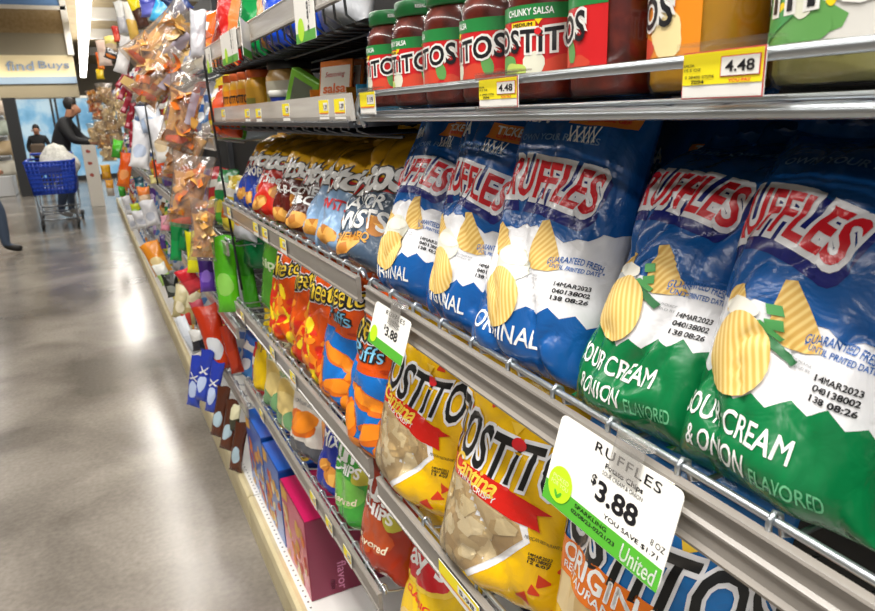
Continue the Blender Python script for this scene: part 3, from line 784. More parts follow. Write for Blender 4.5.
jar('yellow cheese dip jar with orange label behind the large yellow price tag', None, .418, .381, 'queso', -122, r=.045)
jar('pale green dip jar with white vegetable label at the right edge', None, .420, .268, 'dip', -60, r=.052, hh=.128)
for k, (y, c) in enumerate(((.90, 20), (.80, 0), (.70, 40), (.60, 90))):
    jar('red salsa jar in the dark second row behind the front jars', 'salsa jars in the second row', .515, y, 'salsa', c)

# ------------------------------------------------------------------ price cards and tags
CARD = mat('white_card', '#eceae4', .5); CGREEN = mat('card_green', '#4ea62e', .45); CLIME = mat('lime_sticker', '#b5e61d', .45); CLIPP = clear_mat('clear_clip_plastic', gloss=.25, haze=.12, bump=0)
CLIPT = clear_mat('clear_tag_holder', gloss=.06, haze=.02, bump=0)
YTAG = mat('yellow_tag_paper', '#f8e61a', .5); TRED = mat('tag_red', '#d9363c', .5)
def card(label, group, yl, yr_, zt, zb, xt, xb, big=True, slope=0.0, detail=2):
    """price card hanging from a channel, left edge at yl (far) and right edge at yr_ (near)"""
    w = yl-yr_; tl = Vector((xt, yl, H+zt)); ax = Vector((0, -1, slope)).normalized(); hh = math.hypot(zt-zb, xt-xb)
    ay = Vector((xt-xb, 0, zt-zb)).normalized(); n = ax.cross(ay); n.normalize()
    o = thing('price_card', label, 'price card', tl, group=group)
    O = -ay*hh
    mb = MB()
    c4 = [O, O+ax*w, O+ax*w+ay*hh, O+ay*hh]
    th = n*-.0008
    rr = .006
    def rc():
        pts = []
        for cx, cy, a0 in ((w-rr, rr, -90), (w-rr, hh-rr, 0), (rr, hh-rr, 90), (rr, rr, 180)):
            for q in range(4): pts.append((cx+rr*math.cos(R(a0+q*30)), cy+rr*math.sin(R(a0+q*30))))
        return pts
    pts = rc(); nn = len(pts)
    F3 = [O+ax*p[0]+ay*p[1] for p in pts]; B3 = [q+th for q in F3]
    mb.add(F3+B3, [list(range(nn)), list(range(nn, 2*nn))[::-1]]+[[i, nn+i, nn+(i+1) % nn, (i+1) % nn] for i in range(nn)], CARD, False)
    def put(sh, m, k): lay(mb, clip(sh, 0.0005, .0005, w-.0005, hh-.0005), m, plane_map(O, ax, ay, n, k))
    g = hh*.235
    put(rect(0, 0, w, g), CGREEN, 1)
    if detail:
        put(T('RUFFLES', w*.60, hh*.90, w*.52, hh*.105, 0, .01, sp=1.15), INK, 1)
        put(T('Potato Chips', w*.60, hh*.765, w*.30, hh*.075, 0, .03), INK, 1)
        put(T('SOUR CREAM & ONION', w*.60, hh*.695, w*.32, hh*.045, 0, .0), INK, 1)
        put(T('$', w*.395, hh*.565, w*.045, hh*.125, 0, .03), INK, 1); put(T('3.88', w*.595, hh*.50, w*.33, hh*.215, 0, .03), INK, 1)
        if detail > 1:
            put(T('YOU SAVE $1.71', w*.74, hh*.30, w*.42, hh*.055, 0, .02), INK, 1)
            put(T('8 OZ', w*.93, hh*.40, w*.10, hh*.06, 0, .0), INK, 1)
            put(T('SPARKLING', w*.44, hh*.185, w*.28, hh*.045, 0, .02), INK, 2); put(T('02/08/23-02/21/23', w*.47, hh*.115, w*.38, hh*.045, 0, .02), INK, 2)
            put(T('United', w*.84, hh*.115, w*.26, hh*.17, 0, .01, 0, .1), WINK, 2)
    mb.build('card', o)
    mb = MB(); f = plane_map(O, ax, ay, n, 3)
    rs = hh*.20
    lay(mb, ell(w*.14, hh*.27, rs, rs, n=30), CLIME, f)
    if detail > 1:
        f2 = plane_map(O, ax, ay, n, 4)
        lay(mb, T('PICKED', w*.14, hh*.33, rs*1.35, rs*.24, 0, .0), mat('pale_lime_ink', '#dcf49a', .5), f2); lay(mb, T('FOR YOU', w*.14, hh*.265, rs*1.45, rs*.24, 0, .0), MATS['pale_lime_ink'], f2)
        lay(mb, ell(w*.125, hh*.155, rs*.10, rs*.26, 40), CGREEN, f2); lay(mb, ell(w*.155, hh*.155, rs*.10, rs*.26, -40), CGREEN, f2)
    tag(mb.build('round_sticker', o), 'round lime green sticker')
    mb = MB(); Mx = Matrix(((ax.x, ay.x, n.x, 0), (ax.y, ay.y, n.y, 0), (ax.z, ay.z, n.z, 0), (0, 0, 0, 1)))
    c0 = w*.60 if detail else w*.5
    mb.box(c0-.016, c0+.016, -.018, .016, .0016, .0032, CLIPP, M=Mx); mb.box(c0-.016, c0+.016, .010, .016, -.008, .0032, CLIPP, M=Mx)
    mb.build('clip', o)
    return o
card('large white price card reading 3.88 hanging below the largest green based bag', None, .448, .305, -.262, -.338, .340, .318, slope=-.03)
card('white price card reading 3.88 in front of the orange puff bags', None, .892, .770, -.262, -.320, .340, .322, slope=-.01, detail=1)
def ytag(label, group, y0, y1, z0, z1, x, price='4.48', holder=True, detail=2, lean=0, text='', tint=None):
    o = thing('price_tag', label, 'price tag', (x, y0, H+z0), group=group)
    w, hh = y0-y1, z1-z0
    mb = MB(); mb.box(-.0004, .0004, -w, 0, 0, hh, CARD)
    f = lambda k: plane_map((-.0004, 0, 0), (0, -1, 0), (0, 0, 1), (-1, 0, 0), k)
    if detail == 2:
        lay(mb, rect(0, 0, w, hh), TRED, f(1)); lay(mb, rect(w*.012, hh*.03, w*.988, hh*.97), CARD, f(2)); lay(mb, rect(w*.012, hh*.30, w*.988, hh*.97), YTAG, f(3))
        lay(mb, rect(w*.50, hh*.44, w*.965, hh*.86), TRED, f(4)); lay(mb, rect(w*.512, hh*.46, w*.953, hh*.84), CARD, f(5))
        lay(mb, T(price, w*.735, hh*.65, w*.34, hh*.23, 0, .02), INK, f(6)); lay(mb, T('YOU PAY', w*.74, hh*.36, w*.27, hh*.07, 0, .04), TRED, f(5))
        lay(mb, T('0 28400 07096', w*.24, hh*.47, w*.38, hh*.065, 0, .02), INK, f(5)); lay(mb, T('7094', w*.22, hh*.36, w*.17, hh*.085, 0, .03), INK, f(5))
        lay(mb, T('SALSA', w*.10, hh*.72, w*.14, hh*.06, 0, .02), INK, f(5)); lay(mb, T('15.5 OZ', w*.15, hh*.62, w*.22, hh*.06, 0, .02), INK, f(5))
    elif detail == 1:
        lay(mb, rect(0, hh*.32, w, hh), YTAG, f(1)); lay(mb, rect(w*.5, hh*.45, w*.95, hh*.86), CARD, f(2)); lay(mb, T(price, w*.72, hh*.64, w*.36, hh*.24, 0, .02), INK, f(3)); lay(mb, rect(w*.05, hh*.29, w*.95, hh*.35), ORINK, f(2))
    else:
        lay(mb, rect(0, hh*.4, w, hh), YTAG, f(1))
    mb.build('paper', o)
    if holder:
        mb = MB(); mb.box(-.0042, -.0030, -w-.003, .003, -.003, .002, CLIPT); mb.box(-.0042, -.0030, -w-.003, .003, hh-.001, hh+.004, CLIPT); mb.box(-.0042, .012, -w-.003, .003, hh+.004, hh+.0055, CLIPT); mb.build('holder', o)
    return o
ytag('large yellow price tag reading 4.48 at the foot of the yellow dip jar', None, .340, .279, .001, .029, .349)
ytag('small yellow price tag reading 4.48 hung on the salsa jar fence', None, .600, .532, .000, .027, .349)
ytag('yellow price tag at the corner of the salsa jar fence', None, .930, .874, -.002, .027, .349, price='1.19', detail=1)
ytag('yellow label strip in the channel behind the large white price card', None, .44, .32, -.300, -.268, .3445, holder=False, detail=0)
ytag('yellow price tag in the channel below the nearer yellow tortilla chip bag', None, .725, .615, -.622, -.592, .3445, price='5.98', holder=False, detail=1)
# ================================================================== second bay
OWIN = mat('dark_outline_ink', '#241a16', .4)
# ---- corn chips
CORN = tex_mat('corn_chip_print', 'cells', 40, [(.1, '#b8742c'), (.5, '#d9983f'), (.9, '#e6b05a')], rough=.45)
FY = film('#e2a90f')
def corn(label, y, x, bot, seed, mid=None, size=(.165, .245, .085), lean=26, extra=None, roll=0):
    w, h, t = size
    B = film(bot); A = []
    A.append((zig(-w/2, w/2, [h*(.44+.05*i/7) for i in range(8)], 0), B, 1))
    A.append((poly([(-w/2, h*.44), (w/2, h*.51), (w/2, h*.60), (-w/2, h*.52)]), film('#b81d1a'), 2))
    wp = lambda u, y_, x_: (x_+.12*y_, y_+.06*x_)
    A.append((T('Fritos', 0, h*.58, w*.90, h*.20, 6, .01, .07, .2, .96, wp), OWIN, 3)); A.append((T('Fritos', 0, h*.58, w*.90, h*.20, 6, .01, .03, .2, .96, wp), film('#f0efec'), 4))
    A.append((blob(.0, h*.12, .036, .017, 10, seed), CORN, 2)); A.append((blob(.05, h*.27, .016, .018, 30, seed+1), CORN, 2))
    if extra: A += extra(w, h)
    return product('corn_chip_bag', label, 'chip bag', 'yellow topped corn chip bags', (size[0], size[1]*(1+.03*(seed % 3-1)), size[2]), [(.5, B), (1.01, FY)], A, (x-.018, y, H-.264), bag_rot(lean+(seed*7%9-4), 10+(seed*5%11-5), roll), seed, FY, hi=True, nu=26, nv=32, crease=1.3, topbend=.06)
def lines(*rows): return lambda w, h: [(T(t, cx, h*b, ww, hh, 4, .03), m, 5) for t, cx, b, ww, hh, m in rows]
corn('corn chip bag with blue base at the far end of its shelf', 2.13, .43, '#1f3fa0', 41, extra=lines(('SCOOPS!', 0, .42, .12, .026, WINK)))
corn('corn chip bag with blue base, second from the far end of its shelf', 1.985, .42, '#1f3fa0', 42, extra=lines(('SCOOPS!', 0, .42, .12, .026, WINK)))
corn('corn chip bag with red base, its chili cheese lettering facing the aisle', 1.80, .42, '#cf2a1c', 43, size=(.19, .25, .09), extra=lines(('Chili Cheese', 0, .38, .15, .024, WINK)))
corn('yellow topped corn chip bag squeezed behind the red based one', 1.66, .53, '#cf2a1c', 44)
corn('corn chip bag with dark red base, farther of the two brownish ones', 1.61, .425, '#5a1712', 45, extra=lines(('BAR-B-Q', 0, .36, .12, .022, WINK)))
corn('corn chip bag with dark brown base, nearer of the two brownish ones', 1.475, .425, '#4a2016', 46, extra=lines(('HONEY', 0, .40, .10, .02, WINK), ('BBQ', 0, .30, .09, .026, WINK)))
corn('corn chip bag with pale blue base, narrow in view beside the dark brown one', 1.365, .43, '#8fb2d8', 47)
corn('corn chip bag with pale blue base, next to the slate grey based one', 1.255, .42, '#8fb2d8', 48, extra=lines(('TWISTS', 0, .36, .09, .022, REDINK)))
corn('corn chip bag with slate grey base reading FLAVOR TWISTS', 1.105, .42, '#44566b', 49, size=(.18, .265, .095), extra=lines(('FLAVOR', 0, .41, .11, .026, WINK), ('TWISTS', .005, .29, .125, .034, WINK), ('HONEY BBQ', 0, .17, .10, .018, mat('amber_ink', '#d99a3a', .4))))
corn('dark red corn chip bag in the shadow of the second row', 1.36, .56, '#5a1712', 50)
corn('yellow topped corn chip bag in the second row behind the grey based one', 1.14, .56, '#44566b', 51)
# ---- orange cheese snacks
OR, ORD = film('#d8500f'), film('#b53a0c')
CHY = mat('cheese_logo_yellow', '#f0cf3a', .35); PUFF = mat('puff_print', '#ef8a1c', .4); PUFFD = mat('puff_shade_print', '#d96a12', .4); CBLUE = film('#156fc4'); PBLUE = mat('pale_blue_ink', '#7fc6ea', .4)
def cheese_logo(w, b, k=.9):
    wp = lambda u, y_, x_: (x_, y_*(1-.25*u)+.10*x_*u)
    return [(T('Cheetos', 0, b, w*k, .046, 6, .0, .11, .1, 1.0, wp), WHITE, 3), (T('Cheetos', 0, b, w*k, .046, 6, .0, .075, .1, 1.0, wp), INK, 4), (T('Cheetos', 0, b, w*k, .046, 6, .0, .0, .1, 1.0, wp), CHY, 5)]
def puffs(label, y, x, seed, lean=12, size=(.20, .33, .10), group='orange and blue puff bags'):
    w, h, t = size
    H0 = h; h = .27
    A = [(poly([(-w*.36, 0), (w/2, 0), (w/2, h*.56), (-w*.36, h*.59)]), CBLUE, 1)]
    A += cheese_logo(w, h*.86)
    A += [(T('Puffs', .0, h*.70, w*.42, .026, 2, .0, .06), OWIN, 3), (T('Puffs', .0, h*.70, w*.42, .026, 2, .0), PBLUE, 5)]
    for cx, cy, rx, ry, ro in ((.02, .40, .055, .016, -18), (-.03, .22, .020, .035, 5), (.035, .20, .040, .019, 15), (.07, .33, .03, .014, 40), (.0, .06, .045, .016, -10), (-.06, .32, .015, .04, 10), (.06, .07, .02, .03, 0)):
        A.append((blob(cx, h*cy, rx, ry, ro, seed+int(cx*100)), PUFFD, 2)); A.append((blob(cx-.002, h*cy+.003, rx*.85, ry*.75, ro, seed), PUFF, 3))
    A.append((ell(.055, h*.61, .020, .004), ORD, 2))
    return product('puff_snack_bag', label, 'snack bag', group, size, OR, A, (x-.018, y, H-.584), bag_rot(lean, 10, 0), seed, OR, nu=30, nv=38, crease=1.2)
def crunchy(label, y, x, seed, size=(.19, .31, .09), lean=12):
    w, h, t = size
    A = cheese_logo(w, h*.68)
    rn = random.Random(seed)
    for q in range(54):
        c = [PUFF, mat('flame_yellow_print', '#f2d21c', .4), mat('flame_red_print', '#d22a12', .4)][q % 3]
        A.append((blob(rn.uniform(-w*.45, w*.45), h*rn.uniform(.04, .50), rn.uniform(.010, .028), rn.uniform(.006, .014), rn.uniform(0, 180), q), c, 1+.1*(q % 20)))
    return product('crunchy_snack_bag', label, 'snack bag', 'orange crunchy snack bags', size, OR, A, (x-.016, y, H-.584), bag_rot(lean, 10, 0), seed, ORD, nu=28, nv=34, crease=1.4)
crunchy('orange and yellow crunchy snack bag, farthest of its three', 1.72, .42, 61, size=(.22, .30, .09))
crunchy('orange and yellow crunchy snack bag, middle of its three', 1.53, .42, 62)
crunchy('orange and yellow crunchy snack bag right beside the puff bags', 1.40, .42, 63)
puffs('orange and blue puff bag, farthest of its three', 1.265, .42, 64)
puffs('orange and blue puff bag standing half hidden between two others', 1.12, .46, 65)
puffs('orange and blue puff bag below the small price card, nearest of its three', 1.035, .40, 66, size=(.19, .35, .10))
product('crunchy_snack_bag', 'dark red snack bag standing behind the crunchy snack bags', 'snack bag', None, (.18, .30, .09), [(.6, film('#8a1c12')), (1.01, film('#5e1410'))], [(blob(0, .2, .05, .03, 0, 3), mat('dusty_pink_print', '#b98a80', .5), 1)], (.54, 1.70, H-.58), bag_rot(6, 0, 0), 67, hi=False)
product('chip_bag', 'mid green chip bag at the far end of the cheese snack shelf', 'chip bag', None, (.19, .29, .09), [(.7, film('#4f9a2a')), (1.01, film('#2f7a24'))], [(T('chips', 0, .15, .1, .04, 0, .03), film('#d9e6c0'), 1)], (.45, 2.03, H-.58), bag_rot(8, 8, 0), 68, hi=False)
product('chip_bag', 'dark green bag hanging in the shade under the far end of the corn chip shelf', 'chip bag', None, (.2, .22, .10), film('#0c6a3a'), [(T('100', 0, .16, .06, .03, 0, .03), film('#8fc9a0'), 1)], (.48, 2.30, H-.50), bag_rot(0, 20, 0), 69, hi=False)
# ---- low shelf
def lowbag(label, y, x, size, base, art, seed, name='chip_bag', lean=10, group=None, **kw):
    return product(name, label, 'chip bag', group, size, base, art, (x-.022, y, H-.860), bag_rot(lean, 8, 0), seed, nu=26, nv=32, **kw)
BEIGE, OLIVE = film('#d9cfae'), film('#6f9a6a')
def beige(label, y, seed):
    w, h, t = .17, .27, .09
    A = [(T('simply', 0, h*.78, .11, .03, 6, .02), OWIN, 1), (blob(0, h*.40, .055, .05, 0, seed), mat('pale_chip_print', '#c9ad62', .45), 1), (blob(.02, h*.32, .045, .04, 0, seed+1), mat('pale_chip_print2', '#d6bf7c', .45), 2), (blob(-.03, h*.14, .05, .03, 0, seed+2), OLIVE, 3), (blob(.05, h*.16, .03, .03, 0, seed+3), OLIVE, 3), (T('SEA SALT', 0, h*.62, .08, .012, 6, .02), GRINK, 1)]
    lowbag(label, y, .425, (w, h, t), BEIGE, A, seed, group='cream potato chip bags')
beige('cream chip bag with green leaves, farther of the pair on the low shelf', 1.93, 71)
beige('cream chip bag with green leaves, nearer of the pair on the low shelf', 1.765, 72)
A = [(T('Lays', .01, .215, .10, .034, -4, .01, 0, .2), OWIN, 1), (T('KETTLE COOKED', .01, .18, .09, .01, 0, .02), GINK, 1), (T('ORIGINAL', .01, .155, .08, .010, 0, .02), GINK, 1), (blob(.0, .10, .06, .035, 5, 9), PUFFD, 1), (blob(.02, .11, .045, .03, 20, 4), PUFF, 2), (zig(-.1, .1, [.06, .055, .06, .05, .06], 0), film('#54565c'), 1), (poly([(-.1, .0), (-.075, .0), (-.075, .16), (-.1, .18)]), film('#2160b8'), 2)]
lowbag('white kettle chip bag with orange chips picture on the low shelf', 1.585, .425, (.19, .29, .10), film('#dcd5cb'), A, 73)
lowbag('orange bag squeezed between the white bag and the dark blue bag', 1.475, .45, (.14, .27, .07), film('#d9641c'), [(rect(-.05, .1, .05, .17), film('#e8a05a'), 1)], 74)
A = [(blob(-.02, .215, .06, .035, 40, 3), mat('lilac_print', '#b9c0dc', .4), 1), (T('SNACK', 0, .205, .09, .024, 20, .02), film('#26348c'), 2), (T('Mix', 0, .14, .07, .04, 10, .02, 0, .3), WINK, 1), (blob(.03, .06, .035, .02, 0, 5), CORN, 1), (blob(.0, .075, .02, .014, 0, 5), CORN, 1), (rect(.045, .02, .075, .045), GOLDT, 1)]
lowbag('dark blue bag with pale lettering between the orange and the green bag', 1.385, .43, (.17, .285, .09), film('#1d2f94'), A, 75)
def grain(label, y, seed, col, col2, size=(.19, .30, .10), x=.425):
    w, h, t = size
    A = [(T('Sun', -.01, h*.60, w*.70, .056, 0, .03, 0, .1), WINK, 2), (T('CHIPS', .0, h*.46, w*.52, .024, 0, .03), WINK, 2), (blob(0, h*.30, .055, .035, 0, seed), film(col2), 1), (blob(.05, h*.45, .03, .018, 20, seed+1), mat('ripple_chip_print', '#b9b23c', .45), 1), (blob(-.04, h*.20, .035, .02, -20, seed+2), film(col2), 1), (T('flavored', .0, h*.22, w*.5, .016, 12, .02, 0, .3), mat('cream_ink', '#e8dcc0', .4), 3)]
    lowbag(label, y, x, size, film(col), A, seed)
grain('green multigrain chip bag between the dark blue and the rust red bag', 1.245, 76, '#3f9a3a', '#6fb84a', size=(.175, .30, .09))
grain('rust red multigrain chip bag at the near end of the low shelf', 1.075, 77, '#9c2c12', '#b5481c')
lowbag('yellow chip bag at the far end of the low shelf', 2.105, .43, (.15, .25, .09), film('#dcb70f'), [(T('chips', 0, .15, .08, .03, 10, .02), mat('brown_ink', '#7a5a12', .4), 1), (ell(0, .20, .022, .009), GINK, 1)], 78)
# ---- variety boxes on the base deck
def vbox(label, y0, y1, x0, x1, z1, col, cold, seed, endpic=True, text=True):
    m, md = film(col, .28, .03), film(cold, .3, .03)
    o = thing('snack_box', label, 'box', (x0, y0, .136), group='variety snack boxes on the base deck')
    D, W_, Hh = x1-x0, y1-y0, z1-.136
    mb = MB(); mb.box(0, D, 0, W_, 0, Hh, md, bev=.0025)
    f = lambda k: plane_map((0, W_, 0), (0, -1, 0), (0, 0, 1), (-1, 0, 0), k+1)      # aisle face
    rn = random.Random(seed)
    lay(mb, rect(.002, .002, W_-.002, Hh-.002), m, f(0))
    pic = [mat('snack_gold_print', '#d9a441', .45), mat('snack_tan_print', '#c98f4a', .45), mat('snack_red_print', '#c0392b', .45), mat('snack_cream_print', '#ead9b0', .45), mat('snack_orange_print', '#e07a26', .45)]
    for q in range(26): lay(mb, clip(blob(W_*rn.uniform(.08, .9), Hh*rn.uniform(.05, .75), rn.uniform(.012, .028), rn.uniform(.01, .022), rn.uniform(0, 180), q), .003, .003, W_-.003, Hh-.003), pic[q % 5], f(1+.1*q))
    lay(mb, poly([(W_*.02, Hh*.78), (W_*.3, Hh*.84), (W_*.3, Hh*.97), (W_*.02, Hh*.97)]), pic[0], f(2))
    f = lambda k: plane_map((0, W_, Hh), (0, -1, 0), (1, 0, 0), (0, 0, 1), k+1)      # top
    lay(mb, rect(.002, .002, W_-.002, D-.002), m, f(0))
    lay(mb, T('flavor mix', W_*.5, D*.20, W_*.7, .022, 0, .03), film('#e8e8f0'), f(1))
    lay(mb, ell(W_*.72, D*.36, .042, .020), GOLDT, f(1)); lay(mb, T('18 BAGS', W_*.72, D*.36, .05, .012, 0, .03), INK, f(2))
    f = lambda k: plane_map((0, 0, 0), (1, 0, 0), (0, 0, 1), (0, -1, 0), k+1)        # end towards the camera
    lay(mb, poly([(D*.16, .002), (D*.36, .002), (D*.46, Hh-.002), (D*.30, Hh-.002)]), film('#8f0f45' if 'd' in col and cold.startswith('#7') else cold, .28, .03), f(0)) if endpic else None
    lay(mb, T('flavor', D*.24, Hh*.22, .09, .026, -90, .01), film('#e08ab0'), f(1)); lay(mb, T('mix', D*.17, Hh*.13, .03, .016, -90, .01), film('#e08ab0'), f(1))
    if endpic:
        lay(mb, rect(D*.40, Hh*.12, D*.72, Hh*.72), film('#2f4a3a', .35, .03), f(1))
        for q in range(22): lay(mb, blob(D*rn.uniform(.44, .68), Hh*rn.uniform(.16, .68), .012, .009, rn.uniform(0, 180), q), pic[(q*2) % 5], f(2+.1*q))
    mb.build('carton', o)
    return o
vbox('magenta snack variety box, nearest of the boxes on the white base deck', 1.575, 1.835, .358, .74, H-1.035, '#c9185c', '#7c0a38', 3)
vbox('blue snack variety box right behind the magenta one', 1.85, 2.065, .358, .62, H-1.02, '#1660c4', '#123f8a', 4, endpic=False)
vbox('blue snack variety box, farthest of the boxes on the base deck', 2.075, 2.33, .358, .62, H-1.01, '#1660c4', '#123f8a', 5, endpic=False)
# ---- jar shelf goods
def plainjar(label, x, y, r, hh, cont, lid, lab, group=None, band=None, name='dip_jar'):
    o = thing(name, label, 'jar', (x, y, H-.010), group=group)
    mb = MB(); mb.lathe([(r*.9, 0), (r, .006), (r, hh*.72), (r*.84, hh*.84), (r*.82, hh*.86)], cont, 28); mb.build('glass_body', o)
    mb = MB(); mb.lathe([(r*.88, hh*.85), (r*.9, hh*.86), (r*.9, hh*.98), (r*.86, hh), (r*.8, hh*.995)], lid, 28); mb.build('lid', o)
    mb = MB(); mp = lambda a, b: (math.cos(PI+.35+a/r)*(r+.0006), math.sin(PI+.35+a/r)*(r+.0006), b)
    L = r*1.15; us = [(-1+2*i/24)*L for i in range(25)]
    lay(mb, rect(-L, hh*.18, L, hh*.66), lab, mp, us)
    mp2 = lambda a, b: (math.cos(PI+.35+a/r)*(r+.001), math.sin(PI+.35+a/r)*(r+.001), b)
    if band: lay(mb, T(band, 0, hh*.46, L*1.5, hh*.17, 0, .04), INK, mp2, us)
    else: lay(mb, rect(-L*.8, hh*.22, L*.5, hh*.45), mat('olive_print', '#8f8a3a', .4), mp2, us)
    mb.build('label', o); return o
for k, (yy, xx) in enumerate(((2.10, .41), (2.02, .415), (1.94, .42), (1.855, .425))):
    plainjar(('yellow cheese dip jar with orange lid, far end of its row of four', 'yellow cheese dip jar with orange lid, second from the far end of its row', 'yellow cheese dip jar with orange lid, third from the far end of its row', 'yellow cheese dip jar with orange lid right beside the black lidded jar')[k], xx, yy, .039, .125, QUESO, LIDO, PORG if k < 3 else mat('pale_queso_label', '#d9a12c', .4), 'yellow cheese dip jars with orange lids', 'TOSTiTOS' if k < 3 else None)
plainjar('wide tan jar with black lid among the yellow dip jars', .46, 1.69, .058, .135, tex_mat('tan_spread', 'noise', 8, [(.3, '#b58a45'), (.7, '#c79c55')], .35, coat=.4), LIDK, mat('pale_spread_label', '#cfc9b4', .4), None, None, 'spread_jar')
for k, yy in enumerate((1.49, 1.40)):
    plainjar('amber jar with orange lid behind the blue cup, %s of the two' % ('farther', 'nearer')[k], .53, yy, .04, .115, QUESO, LIDO, mat('amber_label', '#8f7a2a', .4), 'amber jars behind the blue cup', None)
o = thing('dip_cup', 'small blue cup with white lid beside the green tray', 'cup', (.41, 1.565, H-.010))
mb = MB(); mb.lathe([(.026, 0), (.033, .05), (.033, .055)], mat('cup_blue', '#2a3f9c', .35), 28); mb.build('cup', o)
mb = MB(); mb.lathe([(.035, .050), (.0355, .062), (.033, .064), (.03, .063)], LIDW, 28); mb.build('lid', o)
o = thing('dip_tray', 'green rimmed clear tray standing on edge in front of the tan jar', 'tray', (.405, 1.46, H-.008), (R(0), R(25), R(-65)))
mb = MB(); TG = mat('tray_green', '#79b83a', .35)
mb.box(-.045, .045, -.004, .018, 0, .095, TG, bev=.004); lay(mb, rect(-.03, .018, .028, .08), mat('tray_dark_dip', '#5f6656', .3, coat=.6), plane_map((0, -.004, 0), (1, 0, 0), (0, 0, 1), (0, -1, 0), 1)); mb.build('tray', o)
def packetbox(label, x, y, colr, n, seed, art):
    o = thing('packet_box', label, 'box', (x, y, H-.009), (0, 0, R(-72)))
    m = mat('carton_'+colr.lstrip('#'), colr, .5); w, d, hb = .115, .12, .055
    mb = MB(); mb.box(-w/2, w/2, 0, .0015, 0, hb*.7, m); mb.box(-w/2, w/2, d-.0015, d, 0, hb*1.4, m); mb.box(-w/2, -w/2+.0015, 0, d, 0, hb, m); mb.box(w/2-.0015, w/2, 0, d, 0, hb, m); mb.box(-w/2, w/2, 0, d, 0, .0015, m)
    mb.build('open_carton', o)
    for q in range(n):
        p = thing('seasoning_packet', art[3] % ('front', 'second', 'third', 'fourth', 'fifth')[q], 'packet', (x, y, 0), group=art[4])
        p.matrix_world = Matrix.Translation((x, y, H-.007)) @ Matrix.Rotation(R(-72), 4, 'Z') @ Matrix.Translation((0, .008+.022*q, 0)) @ Matrix.Rotation(R(-9-2*q), 4, 'X')
        mb = MB(); pm = film(art[0]); mb.box(-.05, .05, 0, .005, 0, .105, pm, bev=.0018)
        f = lambda k: plane_map((0, 0, 0), (1, 0, 0), (0, 0, 1), (0, -1, 0), k)
        lay(mb, rect(-.045, .004, .045, .094), film('#e3dccf', .35, .05), f(1)); lay(mb, T(art[1], 0, .078, .06, .012, 0, .01, 0, .25), REDINK, f(2)); lay(mb, T(art[2], 0, .054, .07, .018, 0, .03), mat('packet_ink_'+art[5], art[6], .4), f(2)); lay(mb, T('mix', 0, .030, .03, .012, 0, .02), GINK, f(2))
        mb.build('pouch', p)
packetbox('orange open carton of seasoning packets on the grey fronted shelf', .415, 1.275, '#e08a1f', 4, 1, ('#d9742a', 'Seasoning', 'salsa', 'orange edged seasoning packet in the orange carton, %s of its row', 'orange edged seasoning packets', 'a', '#d9682a'))
packetbox('turquoise open carton of seasoning packets beside the salsa jars', .43, 1.06, '#2f8fb5', 2, 2, ('#4fa8cc', 'Seasoning', 'nacho', 'pale blue seasoning packet beside the salsa jars, %s of its pair', 'pale blue seasoning packets', 'b', '#2f8fc0'))
o = product('chip_bag', 'orange bag at the far end of the grey fronted shelf', 'chip bag', None, (.15, .15, .08), film('#dc4a10'), [], (.40, 2.235, H-.06), bag_rot(5, 15, 0), 81, hi=False)
# ---- top shelf goods
for k, (lb, y, c1, c2, ww, x) in enumerate((('red bag with clear shiny edges on the top shelf, far end of the second bay', 2.11, '#c01c18', '#8f1512', .19, .42), ('tan roll bag right beside the red bag on the top shelf', 1.925, '#b5793c', '#c98f52', .11, .45), ('green bag between two tan bags on the top shelf', 1.80, '#0f8a44', '#0a6f38', .15, .43),
    ('tan roll bag right of the green bag on the top shelf', 1.685, '#b5793c', '#c98f52', .11, .45), ('bright blue bag with white lettering on the top shelf', 1.57, '#1748c4', '#1a55d0', .15, .43), ('second bright blue bag on the top shelf, nearer the camera', 1.40, '#1748c4', '#1d66d0', .17, .43), ('silver bag on the top shelf, nearest one in the second bay', 1.20, '#b9bcc2', '#8e97a8', .2, .44))):
    w, h, t = ww, .28, .09
    A = [(T('Crisps', 0, h*.30, w*.6, .03, 60, .03), WINK, 1)] if k in (4, 5) else [(blob(0, h*.3, w*.25, .03, 0, k), film(c2), 1)]
    if k == 0: A += [(rect(-w/2, 0, -w*.36, h), film('#d9642a'), 1), (rect(w*.36, 0, w/2, h), film('#e07a3a'), 1)]
    product('snack_bag', lb, 'snack bag', None, (w, h, t), film(c1), A, (x-.012, y, H+.136), bag_rot(8, 0, 0), 90+k, hi=False, crease=1.5)
for k in range(4):  # added out of view to cast shade on the jars and shelf below
    product('snack_bag', 'large unseen snack bag added above the nearest salsa jars to shade the shelf below', 'snack bag', 'unseen bags added above the salsa jars for shade', (.27, .3, .12), film(('#b98a2c', '#8a2c20', '#2c4f8a', '#b98a2c')[k]), [], (.52, .84-.27*k, H+.165), bag_rot(4, 0, 0), 100+k, hi=False)
